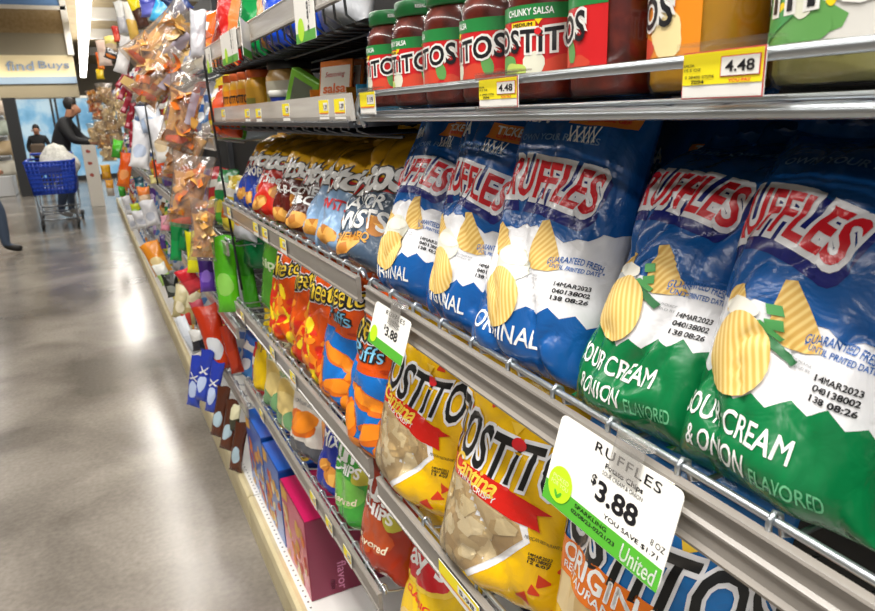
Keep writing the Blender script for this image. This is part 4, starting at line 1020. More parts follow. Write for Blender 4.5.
# ---- price cards and tags of the second bay
def minicard(label, y0, y1, zt, zb, x=.345, edge=False, yaw=0):
    w, hh = y0-y1, zt-zb
    o = thing('price_card', label, 'price card', (x, y0, H+zt), (0, 0, yaw))
    mb = MB(); mb.box(-.0005, .0005, -w, 0, -hh, 0, CARD)
    for sg_ in (-1, 1):
        f = lambda k: plane_map((.0005*sg_, 0 if sg_ < 0 else -w, -hh), (0, sg_, 0), (0, 0, 1), (sg_, 0, 0), k)
        lay(mb, rect(0, 0, w, hh*.22), CGREEN, f(1))
        if sg_ < 0:
            lay(mb, T('3.88' if w > .05 else '2.50', w*.68, hh*.5, w*.42, hh*.14, 90, .03), INK, f(1)); lay(mb, T('Chips', w*.8, hh*.78, w*.3, hh*.07, 90, .02), INK, f(1))
    mb.build('card', o)
    mb = MB(); lay(mb, ell(w*.3, hh*.28, min(w*.3, .018), .018), CLIME, plane_map((-.0005, 0, -hh), (0, -1, 0), (0, 0, 1), (-1, 0, 0), 2)); tag(mb.build('round_sticker', o), 'round lime green sticker')
minicard('white price card with lime sticker hanging below the red bag', 1.90, 1.70, .20, .128)
minicard('narrow white price card at the far end of the top shelf rail', 2.15, 2.07, .19, .124)
minicard('white price card seen edge on, turned sideways on the top shelf rail', 1.56, 1.44, .188, .118, x=.345, yaw=R(-20))
minicard('white price card with green foot hanging nearest the camera from the top shelf', 1.205, 1.095, .185, .115)
tg = [('on the grey shelf front, near its far end', 2.06, .022, -.006), ('on the grey shelf front below the tan jar, farther one', 1.74, .018, -.010), ('on the grey shelf front below the tan jar, nearer one', 1.62, .017, -.011), ('on the grey shelf front below the green tray', 1.38, .022, -.010), ('on the grey shelf front below the packets, farther one', 1.14, .022, -.008), ('on the grey shelf front below the packets, nearer one', 1.06, .022, -.008)]
for lb, y, z1, z0 in tg: ytag('small yellow price tag '+lb, None, y, y-.05, z0, z1, .3545, price='1.29', holder=False, detail=1)
for lb, y in (('near its far end', 2.10), ('under the red based bag, farther', 1.74), ('under the red based bag, nearer', 1.64), ('under the dark brown based bag', 1.47), ):
    ytag('small yellow price tag in the corn chip shelf channel '+lb, None, y, y-.05, -.286, -.254, .3445, price='4.29', holder=False, detail=1)
for lb, y in (('near its far end', 2.08), ('at its middle', 1.70), ('below the crunchy bags', 1.50)):
    ytag('small yellow price tag in the cheese snack shelf channel '+lb, None, y, y-.045, -.605, -.573, .3445, price='5.49', holder=False, detail=1)
for lb, y in (('above the blue boxes', 1.95), ('above the magenta box', 1.42), ('nearest the camera', 1.18), ('between the other two', 1.30)):
    ytag('small yellow price tag in the low shelf channel '+lb, None, y, y-.045, -.881, -.849, .3445, price='3.99', holder=False, detail=1)
# ================================================================== bays further along the aisle
def bagmesh(name, w, h, t, base, art, seed, nu=10, nv=12, **kw):
    b = Bag(w, h, t, nu=nu, nv=nv, seed=seed, **kw)
    return b.body(name, None, base, art)
def sb(label, u, v, wp, hp, y, c1, c2=None, roll=0, name='snack_bag', cat='snack bag', yaw=70, group=None, split=.5, blobc=None, txt=None, seed=None, thick=.38):
    p = P(u, v, y=y); k = pxm(p); w, h = wp/k, hp/k
    sd = seed or int(u*7+v*3)
    A = []
    if blobc: A.append((blob(0, h*.38, w*.28, h*.16, 0, sd), film(blobc), 1))
    if txt: A.append((T(txt, 0, h*.62, w*.62, h*.13, 0, .03), WINK, 1))
    o = bagmesh(name, w, h, min(w*thick*1.4, .12), film(c1) if not c2 else [(split, film(c2)), (1.01, film(c1))], A, sd, crease=1.3)
    rx, ry, rz = bag_rot(2, yaw, roll)
    o.rotation_euler = (rx, ry, rz)
    up = Matrix.Rotation(rz, 3, 'Z') @ Matrix.Rotation(ry, 3, 'Y') @ Vector((0, 0, 1))
    o.location = p-up*h/2
    return tag(o, label, cat, group)
# ---- generic rows on the crowded far shelves (each bag a copy of one of a few kinds)
KINDS = [('white', '#d8d8dc', '#c9cbd2', '#d98a2c'), ('orange', '#dd5f14', '#e8862c', '#e9b03a'), ('green', '#1d8a45', '#4fae3a', '#d9d24a'), ('purple', '#54308a', '#7a4fb0', '#d8c2ea'), ('red', '#b81f2a', '#cf3a2a', '#e8c04a'),
         ('yellow', '#dcc21a', '#e6d23a', '#b8641f'), ('blue', '#2a62b8', '#4a8ad0', '#e0e6ee'), ('brown', '#6a3f22', '#8a5a30', '#d0a45a'), ('silver', '#a9adb5', '#c3c6cc', '#4a76b0')]
protos = []
for k, (nm, c1, c2, c3) in enumerate(KINDS):
    w, h, t = .155, .215, .075
    o = bagmesh('snack_bag', w, h, t, [(.45, film(c2)), (1.01, film(c1))], [(blob(0, h*.34, w*.22, h*.10, 20, k), film(c3), 1), (rect(-w*.3, h*.62, w*.3, h*.76), film('#e8e6e0' if nm not in ('white', 'silver') else '#3f5fa0'), 1)], 200+k, crease=1.3)
    protos.append([o, False])
rn = random.Random(12)
LV = {'top': .19, 'upper': -.05, 'middle': -.38, 'lower': -.665, 'lowest': -.95, 'deck': -1.285}
def place_kind(k, x, y, z, lean, yaw, s, where):
    o, used = protos[k]
    if used: o = o.copy(); COL.objects.link(o)
    protos[k][1] = True
    o.location = (x, y, z); o.rotation_euler = bag_rot(lean, yaw, rn.uniform(-4, 4)); o.scale = (s, s, s)
    nm = KINDS[k][0]
    tag(o, '%s snack bag among the mixed bags on the %s shelves down the aisle' % (nm, where), 'snack bag', '%s bags on the %s shelves down the aisle' % (nm, where))
for bi in range(2, 10):
    a, b_ = SEC[bi]
    where = 'crowded' if bi < 5 else 'most distant'
    for lv, z in LV.items():
        if bi > 5 and lv in ('upper', 'lower'): continue
        step = .175 if bi < 5 else .24
        n = int((b_-a)/step)
        for q in range(n):
            y = a+.10+q*step+rn.uniform(-.015, .015)
            if bi == 2 and (lv == 'deck' and y < 3.2 or lv == 'lower' and y < 2.6 or lv == 'top' and y < 2.6): continue
            k = rn.choice([0, 0, 1, 2, 3, 4, 5, 6, 8, 0, 8, 7] if lv != 'deck' else [6, 7, 0, 5, 1, 8])
            s = rn.uniform(.85, 1.0) if bi < 5 else 1.15
            gap_ok = lv in ('top', 'middle', 'deck') or s < 1
            place_kind(k, .425, y, H+z-.016 if lv != 'deck' else .137, 10, 18, s, where)
# ---- particular bags that stand out in the photo
sb('lime green bag hanging over the end of the third bay shelves', 226, 275, 26, 78, 2.30, '#4fae16', '#5cc21c', 0, blobc='#8fd05a', yaw=60)
sb('dark lime bag tucked behind the lime green bag', 246, 275, 18, 68, 2.33, '#2f7f1a', '#3f9a1c', -6, yaw=60)
sb('purple bag between the yellow pouch and the lime green bag', 206, 272, 16, 40, 2.75, '#3a1a6a', '#6a42b8', 0, blobc='#8f6ad0')
sb('bright yellow pouch left of the purple bag', 193, 252, 14, 42, 2.95, '#d8d414', '#e4e01e', 4)
sb('red bag below the bright yellow pouch', 190, 280, 20, 26, 3.0, '#c41f2c', '#d83a44', -25)
sb('dark green slim pouch, nearer of the pair above the shelf edge', 176, 240, 12, 42, 3.3, '#0c7a3c', '#109048', 8)
sb('dark green slim pouch, farther of the pair above the shelf edge', 184, 236, 9, 30, 3.25, '#0a5a30', '#0c7a3c', 12)
sb('orange bag with white flowers print low on the third bay', 156, 258, 20, 34, 4.3, '#e08a1c', '#e8a03a', -20, blobc='#f0d9a0')
sb('white and lime bag next to the orange flowered bag', 163, 274, 14, 22, 4.0, '#e0e2dc', '#a9cf6a', -20)
sb('black printed bag low on the shelves', 172, 285, 16, 24, 3.7, '#20241f', '#3a403a', -10, blobc='#8a8f86')
sb('pale gold bag, farther of the pair near the base deck', 181, 302, 15, 34, 3.35, '#cfc49a', '#b5a878', 14, blobc='#e6dcc0')
sb('pale gold bag, nearer of the pair near the base deck', 192, 308, 14, 34, 3.2, '#d3c9a4', '#b0a06c', 14)
sb('red orange bag standing tall on the third bay low shelf', 214, 338, 26, 68, 2.62, '#b8300f', '#c43a12', -10, blobc='#d8dce0', thick=.5)
sb('dark orange bag half behind the tall red orange bag', 232, 350, 14, 50, 2.50, '#a82c0e', '#b5340f', -8)
sb('dark bag with pink top near the shelf end', 199, 312, 14, 24, 2.95, '#b54a5a', '#2a2230', -10)
sb('white printed bag with black lettering above the navy bags', 198, 340, 15, 22, 2.95, '#d8d8d4', '#20222c', -5, blobc='#20222a')
sb('red and cream bag below the shelf end', 187, 325, 10, 24, 3.1, '#b8392f', '#d9cba8', 0)
for k, (u, v) in enumerate(((195, 382), (204, 376), (214, 388))):
    sb(('navy blue bag with white marks leaning over the base deck, leftmost of three', 'navy blue bag with white marks leaning over the base deck, middle of three', 'navy blue bag with white marks leaning over the base deck, rightmost of three')[k], u, v, 15, 56, 2.66-.06*k, '#2438a0', '#2c48b8', 14, blobc='#b8c8e8', txt='X', yaw=50, thick=.4)
for k, (u, v) in enumerate(((220, 412), (229, 425), (238, 448))):
    sb(('brown bag with pale square marks on the base deck, farthest of three', 'brown bag with pale square marks on the base deck, middle of three', 'brown bag with pale square marks on the base deck, next to the blue boxes')[k], u, v, 15, 56, 2.50-.06*k, '#4a2414', '#5a2e1a', 14, blobc='#a8c0cc', yaw=50, thick=.4)
sb('cream printed bag between the brown bags and the blue box', 235, 418, 12, 30, 2.42, '#d0cba8', '#3a3a2a', 10, yaw=50)
sb('crumpled white wrap lying on the base deck', 188, 335, 14, 40, 3.05, '#d4dae2', '#c3cad4', -25, yaw=50)
# upper shelf bags, far bays
sb('silver white bag hanging at the near end of the third bay top', 198, 34, 17, 46, 2.28, '#a9abb2', '#b9bac0', 6, blobc='#c9cad0')
sb('dark navy bag high on the third bay', 178, 4, 24, 22, 2.75, '#27345c', '#33457a', -30)
sb('cyan bag high on the third bay', 160, 12, 16, 22, 3.0, '#2f9ad8', '#45b0e4', 25)
sb('violet blue bag high beside the cyan bag', 149, 4, 20, 24, 3.3, '#4a52b8', '#6a70cc', 0)
sb('brown packet with bright yellow head high on the shelves', 138, 12, 13, 30, 3.7, '#e4cf1a', '#4a2c20', -14, split=.62)
sb('white and gold tall packet high on the shelves', 131, 20, 11, 36, 4.1, '#e6e0d4', '#e0b85a', -4)
sb('white tall packet high on the shelves', 121, 17, 10, 30, 4.7, '#dcdcd8', '#b4b4ba', -4)
sb('small red packet on the skyline of the hanging goods', 116, 34, 7, 15, 5.4, '#cf2f22', '#e0583c', -5)
sb('pale yellow packet on the skyline of the hanging goods', 111, 44, 13, 15, 5.8, '#e4d27a', '#d9c0a0', 0)
sb('dark packet with orange mark among the hanging goods', 112, 55, 15, 10, 5.0, '#22201f', '#2c2826', 25, blobc='#d9772a')
sb('pale pink packet among the hanging goods', 104, 53, 14, 24, 6.1, '#e0c4b4', '#ead6c8', 0)
sb('bright orange packet at the left of the hanging goods', 100, 61, 7, 16, 6.7, '#e4641a', '#ec8430', 0)
sb('small yellow packet under the bright orange packet', 100, 74, 8, 10, 6.7, '#e4c21a', '#e4c21a', 0)
sb('white shiny packet left of the large golden bags', 124, 55, 14, 36, 4.4, '#d6d4d4', '#e0dede', 20)
sb('orange brown jar shaped packet in the mid shelves', 144, 195, 13, 16, 4.6, '#d97a35', '#c9b090', 0, blobc='#f0d0b0')
sb('orange red pouch under the white hanging bags', 159, 169, 13, 16, 3.9, '#d8480f', '#e05a1c', 0)
sb('pale yellow small pouch under the orange red pouch', 156, 179, 13, 9, 3.95, '#dcd28a', '#dcd28a', 0)
sb('white and purple pouch right of the orange red pouch', 167, 176, 9, 20, 3.6, '#d4cfe4', '#5a3f86', 0)
sb('dark teal packet below the long white bag', 139, 183, 10, 12, 5.0, '#123a4a', '#2a6a70', 0)
sb('yellow green packet in the lower far shelves', 135, 209, 9, 11, 5.2, '#c4cf2a', '#9ac43a', 0)
sb('bright green bag in the far hanging goods', 117, 149, 10, 18, 7.2, '#4fc41e', '#3a9a2a', 15)
sb('small green packet below the orange hanging bag', 122, 191, 7, 11, 6.2, '#3aa02f', '#3aa02f', 0)
sb('orange bag hanging on the far clip strips', 125, 170, 13, 34, 6.0, '#e4590f', '#e8701e', 14, blobc='#f0a060')
sb('large gold bag on the distant stand, upper', 106, 172, 10, 14, 9.4, '#d9a31e', '#c98f1a', 0)
sb('large gold bag on the distant stand, lower', 110, 188, 8, 16, 9.2, '#d9951e', '#b8b0a4', 0)
sb('pink pouch above the slim green pouches', 165, 223, 9, 15, 3.75, '#e0a0b0', '#d8889c', 5)
sb('slim purple packet beside the slim green pouches', 163, 242, 6, 14, 3.85, '#3a2468', '#4a3080', 0)
for k, (u, v, w_, h_) in enumerate(((150, 213, 16, 26), (141, 219, 15, 18), (133, 222, 10, 16), (128, 205, 9, 18))):
    sb('pale grey shiny bag on the lower far shelves, %s of four from the camera' % ('first', 'second', 'third', 'fourth')[k], u, v, w_, h_, 4.4+.5*k, '#cbcbd0', '#dcdcde', -10, blobc='#b4b8c4')
# ---- hanging clip strips with goods
M_strip = mat('black_clip_strip', '#17181a', .5)
def strip(label, u0, v0, u1, v1, y, r=.004):
    mb = MB(); pts = []
    for q in range(9):
        t = q/8; p = P(u0+(u1-u0)*t, v0+(v1-v0)*t, y=y); p.y += .02*math.sin(t*PI); pts.append(p)
    p0 = pts[0]
    mb.tube([pts[0]+Vector((.03, 0, .02)), pts[0]+Vector((.01, 0, .03))]+pts, r, M_strip, n=6)
    o = mb.build('clip_strip'); return tag(o, label, 'clip strip')
strip('long black clip strip hanging at the end of the second bay', 204, 62, 242, 290, 2.19)
strip('thin black clip strip in front of the white hanging bags', 145, 105, 158, 185, 3.38)
GOLD = [mat('fried_snack_%s' % n, c, .55) for n, c in (('gold', '#d59e48'), ('tan', '#dfbb78'), ('amber', '#c4862f'), ('orange', '#d8701c'), ('pale', '#e8cf9a'))]
CLEARB = clear_mat('clear_bag_film', tint='#f4efe8', gloss=.12, haze=.09, bump=.7, scale=18)
LILAC = mat('grey_lilac_header', '#9a909c', .45); ORLAB = film('#d9560f')
CORE = [tex_mat('fried_core_%d' % q, 'cells', 26, [(.1, a_), (.5, b_), (.9, c_)], .5, vscale=(1, 1, .7), bump=.6) for q, (a_, b_, c_) in enumerate((('#b87a2c', '#d39a45', '#e2b468'), ('#c99a55', '#dbb878', '#e6cc98'), ('#a8681f', '#c58a38', '#d6a050'), ('#c05f14', '#dc7d26', '#e09a48'), ('#cfb484', '#e2cb9a', '#ecdcb8')))]
def goldbag(label, u, v, wp, hp, y, roll, seed, n=16, tones=(0, 1, 2, 4), header=True, lab=True, big=1.0, group='clear bags of golden snacks on the nearest clip strip'):
    p = P(u, v, y=y); k = pxm(p); w, h = wp/k, hp/k; t = min(w, h)*.5
    rx, ry, rz = bag_rot(0, 80, roll)
    up = Matrix.Rotation(rz, 3, 'Z') @ Matrix.Rotation(ry, 3, 'Y') @ Vector((0, 0, 1))
    o = thing('golden_snack_bag', label, 'snack bag', p-up*h/2, (rx, ry, rz), group)
    b = Bag(w, h, t, nu=16, nv=18, seed=seed, crease=1.6, bot=.35, top=.5, pinch=.2)
    mb = MB(); rn = random.Random(seed)
    core = Bag(w*.84, h*.72, t*.80, nu=14, nv=14, seed=seed+7, crease=3.0, bot=.4, top=.6, pinch=.3)
    V = [q+Vector((0, .006, h*.05)) for rw in core.Fp for q in rw]+[q+Vector((0, .006, h*.05)) for rw in core.Bp for q in rw]
    nn = core.nu+1; off_ = nn*(core.nv+1)
    mb.add(V, [[j*nn+i, j*nn+i+1, (j+1)*nn+i+1, (j+1)*nn+i] for j in range(core.nv) for i in range(core.nu)]+[[off_+j*nn+i, off_+(j+1)*nn+i, off_+(j+1)*nn+i+1, off_+j*nn+i+1] for j in range(core.nv) for i in range(core.nu)], CORE[tones[0]])
    for q in range(int(n*1.5)):
        vv = rn.uniform(.08, .80); uu = rn.uniform(-.62, .62)*(1 if vv < .6 else .6)
        r = rn.uniform(.26, .46)*w*big
        M = Matrix.Translation((uu*w/2, rn.uniform(-.30, .05)*t, vv*h)) @ Matrix.Rotation(rn.uniform(0, 6), 4, 'Z') @ Matrix.Rotation(rn.uniform(-1, 1), 4, 'X') @ Matrix.Rotation(rn.uniform(0, 6), 4, 'Y')
        V = []; Fs = []; nn = 7; mm = 3; ph = rn.uniform(0, 6); cv = rn.uniform(.4, 1.2)
        for i in range(nn+1):
            for j in range(mm+1):
                a = (i/nn-.5)*2*r*.5; c = (j/mm-.5)*r*.55*(1-.3*abs(i/nn-.5))
                V.append(M @ Vector((a, cv*a*a/r*1.6+.06*r*math.sin(9*i/nn+ph), c+.05*r*math.sin(5*i/nn+ph))))
        for i in range(nn):
            for j in range(mm): q0 = i*(mm+1)+j; Fs.append([q0, q0+1, q0+mm+2, q0+mm+1])
        mb.add(V, Fs, GOLD[tones[rn.randrange(len(tones))]])
    tag(mb.build('fried_snacks', o), 'golden fried snack pieces', kind='stuff')
    if lab:
        mb = MB(); lay(mb, blob(w*.05, h*.14, w*.30, h*.055, 15, seed, amp=.3), ORLAB, lambda a, c: b.at(a, c, -.0006), b.us, b.vs); tag(mb.build('orange_label', o), 'orange printed label')
    if header:
        mb = MB(); lay(mb, rect(w*.12, h*.38, w*.34, h*.80), LILAC, lambda a, c: b.at(a, c, .0010), b.us, b.vs); tag(mb.build('price_label', o), 'grey lilac paper label')
    f = b.body('clear_film', o, CLEARB, [])
    tag(f, 'clear crinkled film')
    return o
goldbag('large clear bag of golden snacks, topmost on the nearest clip strip', 165, 42, 50, 78, 2.42, 52, 301, 20, (0, 1, 1, 4), big=1.15)
goldbag('large clear bag of golden snacks just below the topmost one', 160, 76, 40, 64, 2.36, 46, 302, 18, (0, 1, 3, 1), big=1.15)
goldbag('clear bag of amber snacks with grey lilac label at jar shelf height', 182, 112, 38, 74, 2.30, 20, 303, 18, (0, 2, 3))
goldbag('clear bag of brown snacks beside the end of the corn chip shelf', 186, 152, 40, 66, 2.34, 22, 304, 18, (0, 2, 4), header=False)
goldbag('clear bag of orange snacks hanging above the yellow pouch', 190, 192, 44, 74, 2.30, 14, 305, 18, (2, 3, 0), header=False)
goldbag('narrow clear bag of tan snacks, lowest on the nearest clip strip', 203, 230, 28, 62, 2.24, 8, 306, 14, (0, 1, 2), header=False, lab=False)
# white hanging bags on the next strip
sb('white hanging bag with pale blue print, upper', 150, 118, 24, 26, 3.45, '#d6dbe6', '#a9bcd8', -10, name='hanging_bag')
sb('long white hanging bag with pale print, left', 141, 145, 20, 46, 3.5, '#d9dadf', '#e2e2e4', 14, name='hanging_bag', blobc='#b9c6dc')
sb('white hanging bag with tan print, right of the strip', 160, 140, 20, 44, 3.4, '#d4d4d8', '#e0deda', -8, name='hanging_bag', blobc='#d8c4a0')
# dark red slim packets strung diagonally
DR = [(125, 72, 20), (122, 80, 40), (128, 84, 25), (123, 92, 30), (129, 97, 20), (126, 105, 30), (132, 111, 15), (129, 120, 20), (133, 130, 8), (132, 139, 6)]
first = None
for u, v, ro in DR:
    p = P(u, v, y=4.7); k = pxm(p); w, h = 6/k, 17/k
    if first is None:
        o = first = bagmesh('meat_stick_packet', w, h, w*.5, film('#9a1f34'), [(rect(-w*.2, h*.1, w*.2, h*.3), film('#d98a98'), 1)], 5, nu=8, nv=10)
    else: o = first.copy(); COL.objects.link(o)
    rx, ry, rz = bag_rot(0, 80, ro); o.rotation_euler = (rx, ry, rz); up = Matrix.Rotation(rz, 3, 'Z') @ Matrix.Rotation(ry, 3, 'Y') @ Vector((0, 0, 1)); o.location = p-up*h/2
    tag(o, 'dark red slim packet strung on the far diagonal strip', 'packet', 'dark red slim packets on one strip')
# bread like bags further on
BR = [(94, 97, 13, 9, 2), (95, 106, 13, 9, 3), (105, 93, 14, 14, 1), (97, 114, 9, 8, 3), (110, 101, 12, 12, 4), (107, 114, 15, 15, 4), (112, 126, 16, 14, 1), (101, 126, 12, 12, 4), (104, 138, 14, 14, 0), (94, 133, 10, 14, 4), (116, 136, 12, 14, 4), (108, 152, 12, 14, 4), (122, 118, 10, 13, 4), (121, 106, 9, 11, 4)]
BRP = {}
for q, (u, v, w_, h_, c) in enumerate(BR):
    goldbag('small clear bag of %s snacks hanging far down the aisle near the man' % ('gold', 'tan', 'amber', 'orange', 'pale')[c], u, v, w_*1.25, h_*1.35, 8.2 if q < 12 else 5.4, 0, 400+q, 12, (c, c, 4), header=False, lab=False, group='clear snack bags near the man, %s' % ('gold', 'tan', 'amber', 'orange', 'pale')[c])
# ================================================================== people, cart, far furniture
def skinned(name, V, E, Rr, matf, mats, parent=None, sub=2):
    me = bpy.data.meshes.new(name); me.from_pydata([tuple(v) for v in V], E, [])
    o = bpy.data.objects.new(name, me); COL.objects.link(o)
    sk = o.modifiers.new('skin', 'SKIN'); sk.use_smooth_shade = True
    for i, r in enumerate(Rr):
        d = me.skin_vertices[0].data[i]; d.radius = r if isinstance(r, tuple) else (r, r); d.use_root = (i == 0)
    ss = o.modifiers.new('sub', 'SUBSURF'); ss.levels = sub; ss.render_levels = sub
    dg = bpy.context.evaluated_depsgraph_get(); dg.update()
    m2 = bpy.data.meshes.new_from_object(o.evaluated_get(dg)); bpy.data.objects.remove(o); bpy.data.meshes.remove(me)
    m2.materials.clear()
    for m in mats: m2.materials.append(m)
    for p in m2.polygons: p.material_index = matf(p.center); p.use_smooth = True
    r = bpy.data.objects.new(name, m2); COL.objects.link(r); m2.name = name
    if parent is not None: r.parent = parent
    return r
SKIN = mat('skin', '#c08a6c', .5); JKT = mat('black_jacket', '#17181b', .7); JEAN = mat('blue_jeans', '#3d4b60', .8); SHOE = mat('dark_shoe', '#1c1a1a', .5); HAIR = mat('dark_hair', '#1d1613', .6); GREYSH = mat('grey_sneaker', '#8f8d8a', .6)
def person(label, loc, rz, pose, hair=True, coat=JKT, legs=JEAN, shoe=SHOE, hair_long=False, coat_to=.86, bulk=1):
    """pose: joints in the person's own frame, +x forward, +y left, z up"""
    o = thing('person', label, 'person', loc, (0, 0, rz))
    J = pose; names = list(J); idx = {n: i for i, n in enumerate(names)}
    E = [('pelvis', 'waist'), ('waist', 'chest'), ('chest', 'neck'), ('neck', 'chin'), ('chin', 'head'), ('head', 'crown'), ('head', 'nose'),
         ('chest', 'shL'), ('shL', 'elL'), ('elL', 'wrL'), ('wrL', 'paL'), ('paL', 'f1L'), ('paL', 'f2L'), ('paL', 'thL'),
         ('chest', 'shR'), ('shR', 'elR'), ('elR', 'wrR'), ('wrR', 'paR'), ('paR', 'f1R'), ('paR', 'f2R'), ('paR', 'thR'),
         ('pelvis', 'hiL'), ('hiL', 'knL'), ('knL', 'anL'), ('anL', 'toL'), ('pelvis', 'hiR'), ('hiR', 'knR'), ('knR', 'anR'), ('anR', 'toR')]
    Rr = {'pelvis': (.15, .12), 'waist': (.155, .125), 'chest': (.18, .13), 'neck': .062, 'chin': .075, 'head': (.088, .10), 'crown': .070, 'nose': .022, 'sh': .078, 'el': .056, 'wr': .040, 'pa': .040, 'f1': .014, 'f2': .014, 'th': .015, 'hi': .098, 'kn': .070, 'an': .050, 'to': .042}
    rad = [Rr.get(n, Rr.get(n[:2])) for n in names]
    if bulk != 1: rad = [(tuple(q*bulk for q in r) if isinstance(r, tuple) else r*bulk) if n[:2] in ('pe', 'wa', 'ch', 'sh', 'el', 'hi', 'kn') and n != 'chin' else r for n, r in zip(names, rad)]
    hands = [J['wrL'], J['wrR']]; hz = J['neck'].z
    def mf(c):
        if c.z < .10: return 3
        if c.z < coat_to: return 2
        for s in 'LR':
            if (c-J['pa'+s]).length < .095 and (c-J['wr'+s]).length > .035 and (c-J['el'+s]).length > .17: return 0
        if (c-J['head']).length < .17 and c.z > hz+.02*(1): return 0
        return 1
    skinned('body', [J[n] for n in names], [(idx[a], idx[b]) for a, b in E], rad, mf, [SKIN, coat, legs, shoe], o)
    if hair:
        d = (J['nose']-J['head']).normalized(); c = (J['head']+J['crown'])/2-d*.02
        b = bmesh.new(); bmesh.ops.create_uvsphere(b, u_segments=18, v_segments=12, radius=1)
        upv = (J['crown']-J['chin']).normalized(); side = d.cross(upv)
        for v in b.verts:
            q = v.co.copy(); v.co = c+d*(q.x*.106)+side*(q.y*.090)+upv*(q.z*(.112)+.015)
        dele = [v for v in b.verts if (v.co-J['head']).dot(d) > .02 and (v.co-J['head']).dot(upv) < .075 or (v.co-J['head']).dot(upv) < (-.05 if not hair_long else -.2)]
        bmesh.ops.delete(b, geom=dele, context='VERTS')
        mb = MB(); mb.merge(b, HAIR); mb.build('hair', o)
        for s in (-1, 1):
            mb = MB(); e = J['head']+side*(.092*s)+d*.01; mb.tube([e+upv*.03, e+upv*.0+side*.012*s, e-upv*.03], [.012, .014, .009], SKIN, n=8); mb.build('ear', o)
            mb = MB(); e = J['head']+side*(.034*s)+d*.098+upv*.03; mb.tube([e-side*.012, e+side*.012], [.007, .007], mat('dark_eye', '#2a1d18', .3), n=6); mb.build('eye', o)
        mb = MB(); e = J['head']+d*.088-upv*.055; mb.tube([e-side*.022, e+d*.006, e+side*.022], [.005, .008, .005], mat('lips', '#9a5a4c', .5), n=6); mb.build('mouth', o)
    return o
V3 = Vector
def P6(d): return {k: Vector(v) for k, v in d.items()}
man = P6(dict(pelvis=(0, 0, .95), waist=(.05, 0, 1.10), chest=(.13, 0, 1.34), neck=(.21, 0, 1.50), chin=(.26, 0, 1.57), head=(.30, 0, 1.63), crown=(.28, 0, 1.72), nose=(.41, 0, 1.59),
    shL=(.15, .19, 1.42), elL=(.30, .25, 1.19), wrL=(.50, .20, 1.11), paL=(.57, .19, 1.10), f1L=(.65, .21, 1.10), f2L=(.65, .17, 1.09), thL=(.60, .14, 1.13),
    shR=(.15, -.19, 1.42), elR=(.28, -.26, 1.17), wrR=(.50, -.20, 1.13), paR=(.57, -.18, 1.13), f1R=(.65, -.19, 1.15), f2R=(.66, -.15, 1.13), thR=(.60, -.12, 1.16),
    hiL=(0, .10, .90), knL=(.06, .11, .49), anL=(.0, .11, .08), toL=(.17, .12, .035), hiR=(-.01, -.10, .90), knR=(.0, -.12, .49), anR=(-.10, -.12, .08), toR=(.07, -.13, .035)))
person('man in a black jacket and jeans leaning towards the hanging snacks', (-.40, 12.25, 0), R(-10), man, shoe=GREYSH, bulk=1.22)
far = P6(dict(pelvis=(0, 0, .90), waist=(0, 0, 1.05), chest=(0, 0, 1.27), neck=(.01, 0, 1.42), chin=(.02, 0, 1.48), head=(.03, 0, 1.54), crown=(.02, 0, 1.62), nose=(.14, 0, 1.52),
    shL=(0, .18, 1.34), elL=(.02, .26, 1.10), wrL=(.14, .20, .95), paL=(.19, .17, .93), f1L=(.25, .17, .92), f2L=(.25, .14, .91), thL=(.21, .12, .96),
    shR=(0, -.18, 1.34), elR=(.02, -.26, 1.10), wrR=(.14, -.20, .95), paR=(.19, -.17, .93), f1R=(.25, -.17, .92), f2R=(.25, -.14, .91), thR=(.21, -.12, .96),
    hiL=(0, .09, .86), knL=(.03, .10, .47), anL=(-.01, .10, .08), toL=(.15, .11, .035), hiR=(0, -.09, .86), knR=(.05, -.10, .47), anR=(.03, -.10, .08), toR=(.19, -.11, .035)))
pf = P(38, 140, y=18.3)
fp = person('distant person in a black coat standing in front of the bright windows', (pf.x, 18.3, 0), R(-95), far, legs=mat('dark_trousers', '#22242a', .8), hair_long=True)
fp.scale = (.84, .84, .84)
mb = MB(); mb.box(.17, .34, -.17, .17, .86, 1.2, mat('brown_bag', '#6a5a4c', .6), bev=.04); ob = mb.build('tote_bag'); ob.location = (0, 0, 0)
ob.matrix_world = Matrix.Translation((pf.x, 18.3, 0)) @ Matrix.Rotation(R(-95), 4, 'Z') @ Matrix.Scale(.84, 4); tag(ob, 'brown bag held by the distant person in black', 'bag')
walk = P6({k: v for k, v in far.items()}); walk['toR'] = V3((.30, -.11, .04)); walk['anR'] = V3((.14, -.10, .085)); walk['knR'] = V3((.14, -.10, .49)); walk['anL'] = V3((-.28, .10, .12)); walk['toL'] = V3((-.14, .11, .035)); walk['knL'] = V3((-.06, .10, .47))
person('person walking in at the left edge, only a jeans leg and dark shoe in view', (-1.16, 9.2, 0), R(12), walk, coat=mat('dark_coat', '#22222a', .7), coat_to=.80)
# ---- shopping cart
CB = mat('cart_blue_plastic', '#1c45b8', .4, coat=.2); CM_ = mat('cart_grey_metal', '#8c9096', .35, metal=.7); RUB = mat('black_rubber', '#17181a', .6)
a = P(56.5, 229, z=-H)
cart = thing('shopping_cart', 'blue plastic shopping cart with grey frame standing beside the man', 'shopping cart', (a.x+.07, 10.80, 0))
mb = MB()
def lerp(p, q, t): return p+(q-p)*t
